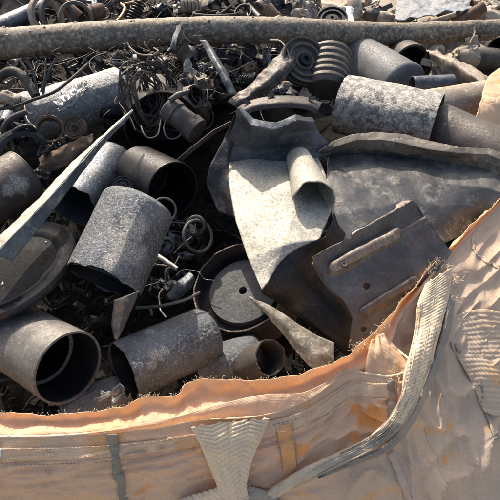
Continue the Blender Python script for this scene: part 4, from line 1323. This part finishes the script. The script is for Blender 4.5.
A5 = [(60, 1, 310, 20)]
P5 = 'in the dark heap beyond the long pipe'
DK2 = DARK + ['wire_grey', 'tan_steel', 'brown_steel']
for kd, n_ in (('cast', 12), ('tube', 12), ('cog', 7), ('spring', 9), ('ring', 12), ('strip', 12), ('pulley', 7), ('bolt', 10)):
    repeat(kd, P5, n_, A5, (-.06, .05), DK2, rn, 1.1)
A6 = [(310, 1, 400, 19), (440, 6, 500, 16)]
P6 = 'in the sunlit debris beyond the long pipe'
PALE = ['pale_debris', 'tan_steel', 'pale_debris', 'wire_grey', 'brown_steel', 'rusty_iron']
for kd, n_ in (('cast', 12), ('strip', 12), ('tube', 6), ('ring', 4)):
    repeat(kd, P6, n_, A6, (-.2, -.12), PALE, rn, 1.2)
A7 = [(428, 42, 500, 92)]
P7 = 'behind the tan folded sheet at the right'
for kd, n_ in (('cast', 9), ('strip', 8), ('tube', 4)):
    repeat(kd, P7, n_, A7, (-.12, -.06), PALE + ['dark_steel'], rn)

# wires: each a thing of its own
def wire(pts_, r_, mat, label, group, name='wire'):
    tag(MB().tube(spline(pts_, 44), r_, 6).build(name, mat), label, 'wire', group)
def wires(n_, box, zr_, L, mats, label, group, sag=.04):
    x0, y0, x1, y1 = box
    for i in range(n_):
        p = PZ(rn.uniform(x0, x1), rn.uniform(y0, y1), rn.uniform(*zr_))
        d = rdir(rn)
        pts_ = [p]
        for k in range(4):
            d = (d + rdir(rn) * .7).normalized()
            d.z *= .5
            pts_.append(pts_[-1] + d * L * rn.uniform(.15, .35))
        wire(pts_, rn.uniform(.0007, .0021), rn.choice(mats), label, group)
wires(30, (104, 58, 200, 112), (.0, .07), .22, ['wire_grey', 'rubber', 'wire_grey', 'brown_steel'], 'thin tangled wire hanging under the left half of the long pipe', 'wires under the long pipe')
wires(20, (14, 62, 62, 105), (.0, .06), .2, ['wire_grey', 'rubber', 'brown_steel'], 'thin tangled wire between the long pipe and the frosted can', 'wires above the frosted can')
wires(16, (206, 48, 292, 100), (-.02, .04), .2, ['wire_grey', 'rubber', 'brown_steel'], 'thin loose wire in the dark hollow left of the clutch pulley', 'wires by the clutch pulley')
wires(12, (152, 216, 190, 290), (-.08, -.04), .10, ['wire_grey', 'dark_steel'], 'thin loose wire in the gap right of the large weathered can', 'wires by the large can')
wires(40, (60, 2, 300, 18), (-.05, .06), .3, ['wire_grey', 'rubber', 'brown_steel', 'rusty_iron'], 'thin tangled wire in the dark heap beyond the long pipe', 'wires beyond the long pipe')
def curly(n_, box, zr_, label, group):
    x0, y0, x1, y1 = box
    for i in range(n_):
        p = PZ(rn.uniform(x0, x1), rn.uniform(y0, y1), rn.uniform(*zr_))
        pts_ = [p]
        for k in range(6):
            pts_.append(pts_[-1] + rdir(rn) * rn.uniform(.015, .05))
        wire(pts_, rn.uniform(.0005, .0012), rn.choice(['wire_grey', 'wire_grey', 'tan_steel', 'rusty_iron', 'dark_steel']), label, group)
curly(60, (108, 50, 205, 112), (-.02, .07), 'fine curly burnt wire in the tangle under the left half of the long pipe', 'fine burnt wires under the long pipe')
curly(24, (14, 60, 66, 100), (-.02, .06), 'fine curly burnt wire at the left between the long pipe and the frosted can', 'fine burnt wires above the frosted can')
curly(20, (205, 50, 290, 98), (-.05, .03), 'fine curly burnt wire in the dark hollow beside the crumpled plate', 'fine burnt wires by the crumpled plate')
for k, q in enumerate((((20, 60), (27, 72), (30, 88), (36, 98)), ((27, 60), (33, 74), (38, 92)), ((46, 60), (45, 76), (41, 92)), ((56, 58), (50, 70), (45, 84), (43, 96)))):
    wire([PD(x, y, 1.40) for x, y in q], .0032, 'rubber' if k % 2 else 'wire_grey', 'stiff dark cable dropping from the long pipe to the frosted can', 'cables dropping from the long pipe', 'cable')
wire([PD(141, 126, 1.34), PD(144, 134, 1.33), PD(150, 138, 1.33), PD(158, 134, 1.335), PD(161, 120, 1.35), PD(166, 108, 1.37)], .0022, 'wire_grey', 'wire loop hanging left in front of the black drum mouth', None)
wire([PD(168, 112, 1.35), PD(164, 128, 1.335), PD(168, 138, 1.33), PD(178, 137, 1.33), PD(186, 126, 1.345)], .0022, 'wire_grey', 'wire loop hanging right in front of the black drum mouth', None)
wire([PD(129, 47, 1.42), PD(139, 54, 1.4), PD(152, 55, 1.4), PD(158, 51, 1.4), PD(154, 48, 1.42)], .002, 'tan_steel', 'pale wire hooked close under the left half of the long pipe', None)
wire([PD(270, 40, 1.53), PD(280, 41, 1.5), (PD(287, 50, 1.48)), PD(290, 60, 1.47)], .0024, 'tan_steel', 'pale wire curving down to the crumpled plate', None)
wire([PD(116, 22, 2.0), PD(122, 15, 2.02), PD(125, 8, 2.05), PD(121, 4, 2.1)], .006, 'copper', 'thick copper wire loop standing beyond the long pipe', None, 'copper_wire')
wire([PD(121, 5, 2.1), PD(131, 3, 2.13), PD(143, 1, 2.17)], .005, 'copper', 'copper wire reaching right from the copper loop', None, 'copper_wire')

# ------------------------------------------------------------------ larger things beyond the long pipe
def long_tube(name, label, p, q, r_, mat, wall=None, cat='pipe'):
    L = (q - p).length
    wl = wall or r_ * .2
    return tag(MB().lathe([(0, r_), (L * .3, r_), (L * .7, r_), (L, r_), (L, r_ - wl), (L * .5, r_ - wl), (0, r_ - wl)], p, q - p, 36, True, .02).build(name, mat), label, cat)
long_tube('steel_pipe', 'grey pipe slanting behind the left end of the long pipe', PD(-20, 36, 1.977), PD(62, 0, 2.260), .035, 'blue_grey_steel')
def hoop(name, label, c, ax, r_, w_, mat, cat='ring'):
    return ring(name, label, c, ax, r_, w_, mat, cat, prof=[(-w_ / 2, r_), (0, r_ * 1.04), (w_ / 2, r_), (w_ / 2, r_ * .82), (-w_ / 2, r_ * .82)])
hoop('hose_loop', 'pale bent hose loop standing left beyond the long pipe', PD(47, 18, 1.944), Vector((.85, -.4, .3)), .074, .022, 'tan_steel', 'hose')
hoop('hose_loop', 'darker bent hose loop right beside the pale one beyond the long pipe', PD(57, 17, 1.921), Vector((.8, -.5, .3)), .068, .02, 'brown_steel', 'hose')
hoop('steel_hoop', 'thin wide steel hoop standing beyond the long pipe beside the hose loops', PD(76, 20, 1.898), Vector((.35, -.9, .3)), .06, .034, 'wire_grey', 'ring')
t = can('steel_can', 'small rusty ridged can beyond the long pipe next to the steel hoop', 'can', PD(88, 14, 1.977), PD(104, 10, 2.011), r=.026, mat='rusty_iron', seed=31, dome=.01, bead=((.3, .003), (.6, .003)))
a_, u, v_ = basis(Vector((.1, -.9, .35)))
c = PD(216, 13, 2.034)
tag(MB().tube([c + (RGT * math.cos(2 * PI * i / 60) * .085 + (UPV * math.sin(2 * PI * i / 60)) * .032 + FWD * .05 * math.sin(2 * PI * i / 60)) for i in range(60)], .0055, 8, closed=True).build('belt_loop', 'rubber'), 'thin dark oval belt loop lying beyond the middle of the long pipe', 'belt')
tag(spring(PD(190, 6, 2.091), Vector((1, .1, -.1)), .022, 6, .006, .014).build('coil_spring', 'tan_steel'), 'thick pale coil spring at the top beyond the long pipe', 'spring')
long_tube('steel_rod', 'dark rod slanting beyond the long pipe right of the belt loop', PD(240, -2, 2.147), PD(260, 18, 1.977), .011, 'dark_steel', cat='rod')
pulley('flywheel', 'dark wheel standing beyond the long pipe at the edge of the sunlit debris', PD(332, 20, 2.124), VIEW + Vector((-.1, .2, .5)), .062, 'dark_steel', 5)
tag(MB().blob(PD(309, 12, 2.091), .03, .024, .034, .6, 2.0, 9, 14, 18).build('metal_lump', 'aluminium', angle=20), 'pale grey twisted lump beyond the long pipe left of the dark wheel', 'scrap')
g = loft([[PD(340, 22, 2.203), PD(346, 10, 2.260), PD(343, 6, 2.283)], [PD(348, 23, 2.181), PD(350, 14, 2.226), PD(350, 7, 2.260)], [PD(356, 23, 2.203), PD(353, 15, 2.237), PD(354, 9, 2.271)]], 14, 14, .004, 20)
tag(MB().grid(g).build('card_scrap', 'white_plastic', solid=.002), 'torn white card standing in the debris right of the dark wheel', 'scrap')
g = loft([[PD(394, 20, 2.340), PD(420, 16, 2.288), PD(448, 14, 2.267), PD(472, 8, 2.288)], [PD(396, 10, 2.496), PD(422, 7, 2.454), PD(448, 5, 2.454), PD(470, 2, 2.475)], [PD(400, -6, 2.725), PD(424, -9, 2.704), PD(450, -10, 2.704), PD(476, -14, 2.725)]], 60, 40, .02, 9)
tag(MB().grid(g).build('blue_sheet', 'blue_tarp', solid=.004), 'pale blue grey crumpled sheet at the top right beyond the long pipe', 'sheet')
long_tube('rust_pipe', 'thick rusty pipe with a dark open end at the top right', PD(454, 25, 2.316), PD(484, 7, 2.288), .026, 'rusty_iron')
long_tube('rust_pipe', 'thin pale rod lying in front of the blue grey sheet', PD(414, 27, 2.316), PD(456, 14, 2.236), .010, 'tan_steel', cat='rod')
for k, (x, y, s, mt, lb) in enumerate(((384, 19, .05, 'pale_debris', 'pale tan rounded lump left of the blue grey sheet'), (456, 16, .055, 'tan_steel', 'tan rounded lump in front of the rusty pipe'), (405, 18, .04, 'wire_grey', 'grey ring shaped lump before the blue grey sheet'),
                                      (372, 14, .05, 'brown_steel', 'dark brown pointed lump in the debris right of the white card'), (488, 16, .06, 'pale_debris', 'pale brown block lying right of the rusty pipe'))):
    tag(MB().blob(PD(x, y, 2.5), s, s * .8, s * .7, .22, 1.3, k + 3, 20, 28).build('debris_lump', mt, angle=25), lb, 'debris')
# tan folded sheet at the right
g = loft(pz([[(426, 50, -.01), (440, 53, .0), (456, 60, .0), (476, 70, .0), (500, 84, .0), (540, 106, .0)], [(430, 54, .0), (444, 59, .015), (458, 66, .02), (476, 78, .02), (500, 91, .02), (540, 112, .02)],
             [(432, 62, -.04), (442, 70, -.03), (456, 78, -.03), (474, 88, -.03), (500, 100, -.03), (540, 120, -.03)], [(434, 74, -.08), (442, 80, -.08), (456, 86, -.08), (474, 96, -.08), (500, 112, -.08), (540, 132, -.08)]]), 60, 36, .007, 14)
tag(MB().grid(g).build('folded_sheet', 'tan_steel', solid=.004), 'long tan folded sheet reaching to the right edge behind the tubes', 'sheet metal')
tag(MB().blob(PD(467, 58, 1.86), .05, .03, .04, .25, 1.3, 6, 20, 28).build('debris_lump', 'tan_steel', angle=25), 'pale torn lump sitting on the tan folded sheet', 'debris')
# tall sheet added at the back left to darken the corner and shade the heap
g = loft([[PD(-90, 22, 2.3), PD(-30, 24, 2.25), PD(14, 22, 2.3), PD(40, 12, 2.45)], [PD(-90, -30, 2.45), PD(-30, -30, 2.4), PD(14, -30, 2.45), PD(44, -30, 2.6)]], 40, 20, .02, 5)
tag(MB().grid(g).build('added_dark_sheet', 'lid_black', solid=.006), 'dark sheet added behind everything to darken and shade the upper left corner', 'sheet metal')

# ------------------------------------------------------------------ what fills the bag, the heap beyond, the yard
edge = [(p.x, p.y) for p in rim[::6]]
poly = edge + [(1.15, .75), (1.0, 1.15), (-1.6, 1.15), (-1.6, -.42)]
def inside(x, y, pg):
    c_ = False
    j = len(pg) - 1
    for i in range(len(pg)):
        (xi, yi), (xj, yj) = pg[i], pg[j]
        if (yi > y) != (yj > y) and x < (xj - xi) * (y - yi) / (yj - yi) + xi:
            c_ = not c_
        j = i
    return c_
def edge_d(x, y):
    return min((x - a) ** 2 + (y - b) ** 2 for a, b in edge) ** .5
m = MB()
nx, ny = 150, 100
idx = {}
for j in range(ny):
    for i in range(nx):
        x, y = -1.6 + 2.8 * i / (nx - 1), -.5 + 1.65 * j / (ny - 1)
        if not inside(x, y, poly):
            continue
        p = Vector((x, y, 0))
        e = edge_d(x, y)
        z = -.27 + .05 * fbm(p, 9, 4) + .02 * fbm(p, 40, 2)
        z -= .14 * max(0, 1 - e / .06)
        idx[i, j] = len(m.v)
        m.v.append(Vector((x, y, z)))
for (i, j) in list(idx):
    q = [(i, j), (i + 1, j), (i + 1, j + 1), (i, j + 1)]
    if all(k in idx for k in q):
        m.face([idx[k] for k in q])
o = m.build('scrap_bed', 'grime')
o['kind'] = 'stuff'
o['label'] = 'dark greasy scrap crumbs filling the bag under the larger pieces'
# uncountable fragments
m = MB()
rn = random.Random(21)
for _ in range(3000):
    x, y = rn.uniform(-1.0, 1.1), rn.uniform(-.45, 1.1)
    if not inside(x, y, poly) or edge_d(x, y) < .05:
        continue
    c = Vector((x, y, -.25 + .05 * fbm(Vector((x, y, 0)), 9, 4) + rn.uniform(-.01, .05)))
    d = rdir(rn)
    _, u, v_ = basis(d)
    k = rn.random()
    if k < .45:
        m.tube([c - d * .02, c + u * .006, c + d * .024], rn.uniform(.0012, .004), 5)
    elif k < .75:
        m.box(c, d * rn.uniform(.006, .02), u * rn.uniform(.003, .012), v_ * rn.uniform(.001, .004))
    else:
        r_ = rn.uniform(.005, .014)
        m.lathe([(-.003, r_), (.003, r_), (.003, r_ * .7), (-.003, r_ * .7)], c, d, 12, True)
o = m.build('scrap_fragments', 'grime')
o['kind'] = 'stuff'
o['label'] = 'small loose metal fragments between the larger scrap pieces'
# heap beyond the bag
def heap_z(x, y):
    p = Vector((x, y, 3))
    base = -.14 + .03 * fbm(p, 3, 4) + .03 * fbm(p, 14, 4)
    base -= .10 * max(0, min(1, (x - .1) / .6))
    f = max(0.0, (y - 2.6) / 1.8)
    return base - .55 * min(1, f) ** 1.5
m = MB()
nx, ny = 170, 110
near_rows = 26
g = [[Vector((-4 + 8.5 * i / (nx - 1), .55 + 4.2 * (j / (ny - 1)) ** 1.2, 0)) for i in range(nx)] for j in range(ny)]
for row in g:
    for p in row:
        p.z = heap_z(p.x, p.y) - .12 * max(0, 1 - (p.y - .55) / .3)
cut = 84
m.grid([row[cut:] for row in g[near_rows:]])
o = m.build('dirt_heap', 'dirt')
o['kind'] = 'structure'
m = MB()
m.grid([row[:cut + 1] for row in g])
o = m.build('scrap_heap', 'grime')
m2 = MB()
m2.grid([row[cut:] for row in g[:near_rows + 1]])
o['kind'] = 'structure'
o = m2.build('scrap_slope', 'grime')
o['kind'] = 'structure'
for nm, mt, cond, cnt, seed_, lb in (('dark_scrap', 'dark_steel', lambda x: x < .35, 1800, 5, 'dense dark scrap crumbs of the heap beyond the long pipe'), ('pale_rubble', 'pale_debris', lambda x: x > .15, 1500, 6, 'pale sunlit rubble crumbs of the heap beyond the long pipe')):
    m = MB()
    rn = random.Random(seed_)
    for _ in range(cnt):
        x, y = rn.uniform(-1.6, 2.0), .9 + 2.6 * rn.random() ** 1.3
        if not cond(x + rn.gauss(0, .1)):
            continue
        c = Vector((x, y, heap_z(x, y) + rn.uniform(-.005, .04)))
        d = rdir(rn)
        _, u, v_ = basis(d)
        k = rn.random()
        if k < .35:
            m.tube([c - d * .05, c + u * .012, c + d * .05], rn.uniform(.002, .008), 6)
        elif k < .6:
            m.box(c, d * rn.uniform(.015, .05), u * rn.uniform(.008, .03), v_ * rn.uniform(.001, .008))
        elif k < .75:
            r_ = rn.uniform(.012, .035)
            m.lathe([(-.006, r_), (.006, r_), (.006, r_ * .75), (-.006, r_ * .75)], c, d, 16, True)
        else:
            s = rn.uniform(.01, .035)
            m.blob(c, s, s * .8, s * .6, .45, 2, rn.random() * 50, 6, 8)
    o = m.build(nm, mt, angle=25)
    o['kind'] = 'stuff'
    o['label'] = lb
m = MB()
m.grid([[Vector((-30 + 60 * i / 8, -20 + 60 * j / 8, -.72)) for i in range(9)] for j in range(9)])
o = m.build('ground', 'dirt')
o['kind'] = 'structure'

for o in list(bpy.data.objects):
    if '_o' in o:
        del o['_o']
